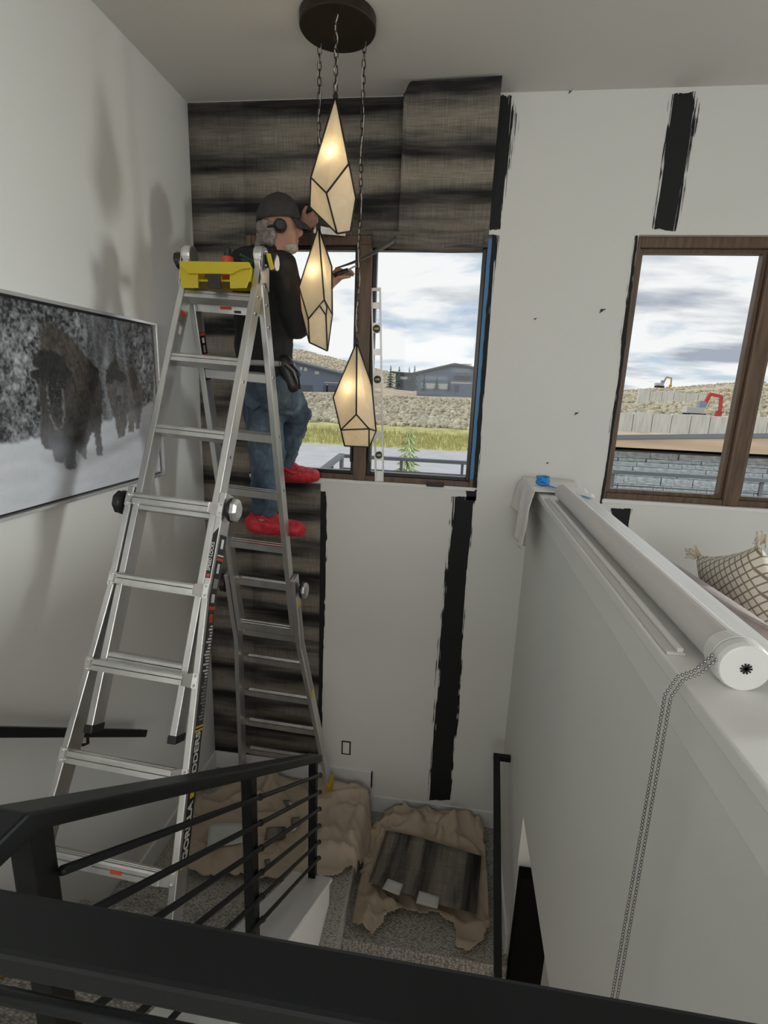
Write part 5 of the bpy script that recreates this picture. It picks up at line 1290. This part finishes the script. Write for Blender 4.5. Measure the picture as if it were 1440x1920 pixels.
house('house', 'long grey metal house with a shed roof behind the worker', [(530, 737), (668, 741), (668, 711), (530, 675)], 104, 14, 'house_metal', 'house_roof',
      [(562, 688, 567, 694, 'house_pale', 'window'), (570, 689, 576, 696, 'house_pale', 'window'), (590, 696, 598, 702, 'house_pale', 'window'), (608, 716, 640, 719, 'house_pale', 'balcony'), (606, 722, 630, 738, 'house_dark', 'garage_opening'), (612, 720, 614, 739, 'house_pale', 'post'), (563, 722, 585, 736, 'house_dark', 'garage_door')])
house('house', 'modern grey house with a low gable at the right of the middle window', [(782, 733), (900, 739), (900, 694), (852, 685), (782, 701)], 108, 16, 'house_metal', 'house_roof',
      [(790, 704, 838, 713, 'house_glass', 'window'), (846, 690, 882, 699, 'house_glass', 'window'), (850, 704, 884, 714, 'house_dark', 'window'), (846, 716, 884, 720, 'house_pale', 'balcony'), (790, 718, 840, 730, 'house_pale', 'garage_door'), (852, 722, 860, 736, 'house_dark', 'door'), (866, 682, 884, 685, 'house_pale', 'chimney_cap')])
house('house', 'low grey house half hidden by the small spruces', [(742, 729), (776, 731), (776, 703), (742, 700)], 134, 10, 'house_dark', 'house_roof', [(748, 706, 770, 712, 'house_pale', 'window')])
def spruce(px, py_top, py_bot, Y, label, material='spruce', wf=.52, layers=9, nb=11, thin=1.0, group='spruces near the far houses', base=None):
    t, b = at(px, py_top, 1, Y), at(px, py_bot, 1, Y); zb = base if base is not None else b.z; root = empty('spruce', (t.x, Y, zb), label, 'tree', group); Hh = t.z-zb
    MB().tube([(t.x, Y, zb), (t.x, Y, t.z-.1*Hh)], [.035*Hh*.5, .004*Hh], 7).build('trunk', 'bark', root)
    m = MB()
    for l in range(layers):
        f = l/layers; z1 = t.z-Hh*f*.97; rr = Hh*wf*(.10+.90*f)*.5; dz = Hh*1.25/layers
        for k in range(nb):
            a0 = 2*math.pi*(k+.5*(l % 2))/nb+random.uniform(-.15, .15); r_ = rr*random.uniform(.75, 1.2); w = math.pi/nb*1.1*thin
            tip = Vector((t.x+r_*math.cos(a0), Y+r_*math.sin(a0), z1-dz*random.uniform(.75, 1.0)))
            e1 = Vector((t.x+r_*.6*math.cos(a0-w), Y+r_*.6*math.sin(a0-w), z1-dz*.55)); e2 = Vector((t.x+r_*.6*math.cos(a0+w), Y+r_*.6*math.sin(a0+w), z1-dz*.55)); c_ = Vector((t.x, Y, z1)); lo = Vector((t.x, Y, z1-dz*.7))
            m.add([c_, e1, tip, e2, lo], [(0, 1, 2), (0, 2, 3), (4, 2, 1), (4, 3, 2)])
    m.build('foliage', material, root)
for (px, a_, b_, Y, lb) in ((733, 684, 728, 92, 'small dark spruce closest to the spirit level'), (749, 686, 730, 90, 'second small dark spruce from the spirit level'), (768, 687, 716, 120, 'short distant spruce in front of the low house'), (778, 684, 733, 88, 'tallest dark spruce beside the low house'), (796, 697, 734, 94, 'pale hazy spruce left of the gabled house'), (820, 702, 733, 86, 'small spruce before the pale garage door of the gabled house'), (843, 706, 735, 82, 'rightmost small spruce standing before the gabled house')):
    spruce(px, a_, b_, Y, lb)
spruce(768, 806, 905, 6.6, 'young yellow green spruce just outside the deck railing', 'young_spruce', .46, 46, 10, .42, 'young spruce by the deck', base=-3.2)

# stone garage with cedar fascia seen through the right window
def garage():
    Y = 9.6; root = empty('stone_garage', (4.6, Y, -3.2), 'stone clad garage with a cedar fascia outside the right window', 'building')
    x0, x1 = at(1118, 850, 1, Y).x-1.2, at(1440, 850, 1, Y).x+1.6; zt = at(1280, 850, 1, Y).z
    MB().box((x0, Y+.04, -3.2), (x1, Y+4, zt-.75)).build('core', 'mortar', root); MB().box((x0, Y+.04, -3.2), (x1, Y+.3, zt)).build('front_wall', 'mortar', root)
    f0, f1 = at(1145, 841, 1, Y-.5), at(1440, 856, 1, Y-.5); g0, g1 = at(1150, 823, 1, Y-.5), at(1440, 820, 1, Y-.5); ex = (f1-f0); 
    A = [f0-ex*.5, f1+ex*.5, g1+(g1-g0)*.5, g0-(g1-g0)*.5]; MB().prism(A, (0, .05, 0)).build('fascia', 'cedar', root)
    B_ = [g0-(g1-g0)*.5, g1+(g1-g0)*.5]; m = MB(); P = [B_[0]+Vector((0, -.06, 0)), B_[1]+Vector((0, -.06, 0)), B_[1]+Vector((0, -.06, .07)), B_[0]+Vector((0, -.06, .07))]; m.prism(P, (0, 5.2, -1.1)); m.build('roof', 'house_roof', root)
    MB().prism([A[0], A[1], A[1]+Vector((0, .55, 0)), A[0]+Vector((0, .55, 0))], (0, 0, .03)).build('soffit', 'cedar', root)
    base = MB().box((-.5, -.5, -.5), (.5, .5, .5)).mesh('stone_block'); base.materials.append(MATS['stone'])
    rows = 14; cnt = 0; ztop = zt-.01
    for r_ in range(rows):
        hz = random.choice((.06, .085, .11, .14)); z = ztop-hz/2; ztop -= hz; x = x0-random.random()*.3
        while x < x1 and cnt < 300:
            w = random.choice((.16, .22, .30, .40, .52)); xx = x+w/2
            if True:
                place('stone_block', base, 'stone', root, (xx, Y+random.uniform(-.012, .012), z), None, (w-.008, .12+random.uniform(0, .04), hz-.008)); cnt += 1
            x += w
garage()
def conc(px, Y, label, panels):
    root = empty('concrete_wall', at(px[0][0], px[0][1], 1, Y), label, 'wall', 'concrete foundation walls on the building site')
    (xa, ya), (xb, yb), h = px
    for k in range(panels):
        u0, u1 = k/panels, (k+.96)/panels; a_, b_ = at(xa+(xb-xa)*u0, ya+(yb-ya)*u0, 1, Y), at(xa+(xb-xa)*u1, ya+(yb-ya)*u1, 1, Y); tz = h*Y/F_PX*(.9+.15*random.random())
        MB().box((a_.x, Y-.2, a_.z-4), (b_.x, Y+.3+.2*(k % 2), a_.z+tz)).build('panel', 'concrete', root)
conc(((1148, 806), (1470, 815), 30), 58, 'long pale concrete foundation wall above the garage roof', 9)
conc(((1196, 742), (1330, 752), 10), 110, 'short far concrete foundation wall on the slope', 6)
# excavators on the site
def digger(px, py, Y, s, body, label):
    g = at(px, py, 1, Y); root = empty('excavator', g, label, 'excavator', 'excavators on the building site'); B = lambda lo, hi, nm, mt: MB().box((g.x+lo[0]*s, Y+lo[1]*s, g.z+lo[2]*s), (g.x+hi[0]*s, Y+hi[1]*s, g.z+hi[2]*s)).build(nm, mt, root)
    B((-1.6, -1.2, 0), (1.6, -.7, .8), 'track', 'rubber'); B((-1.6, .7, 0), (1.6, 1.2, .8), 'track', 'rubber'); B((-1.8, -1.1, .85), (1.3, 1.1, 1.9), 'body', 'house_pale'); B((.2, -1.1, 1.9), (1.4, .1, 3.0), 'cab', 'house_glass')
    q = lambda x, z: Vector((g.x+x*s, Y, g.z+z*s))
    MB().bar(q(1.2, 1.6), q(2.2, 4.4), (0, 1, 0), .5*s, .6*s).build('boom', body, root); MB().bar(q(2.1, 4.4), q(4.2, 4.0), (0, 1, 0), .45*s, .55*s).build('boom', body, root); MB().bar(q(4.2, 4.2), q(4.4, 1.2), (0, 1, 0), .4*s, .5*s).build('arm', body, root)
    MB().prism([q(4.0, 1.4), q(4.9, 1.3), q(4.8, .5), q(3.9, .3)], (0, .9*s, 0)).build('bucket', body, root)
digger(1300, 783, 70, .66, 'machine_red', 'red armed excavator on the building site')
digger(1236, 727, 190, .8, 'machine_yellow', 'small yellow excavator far up the slope')
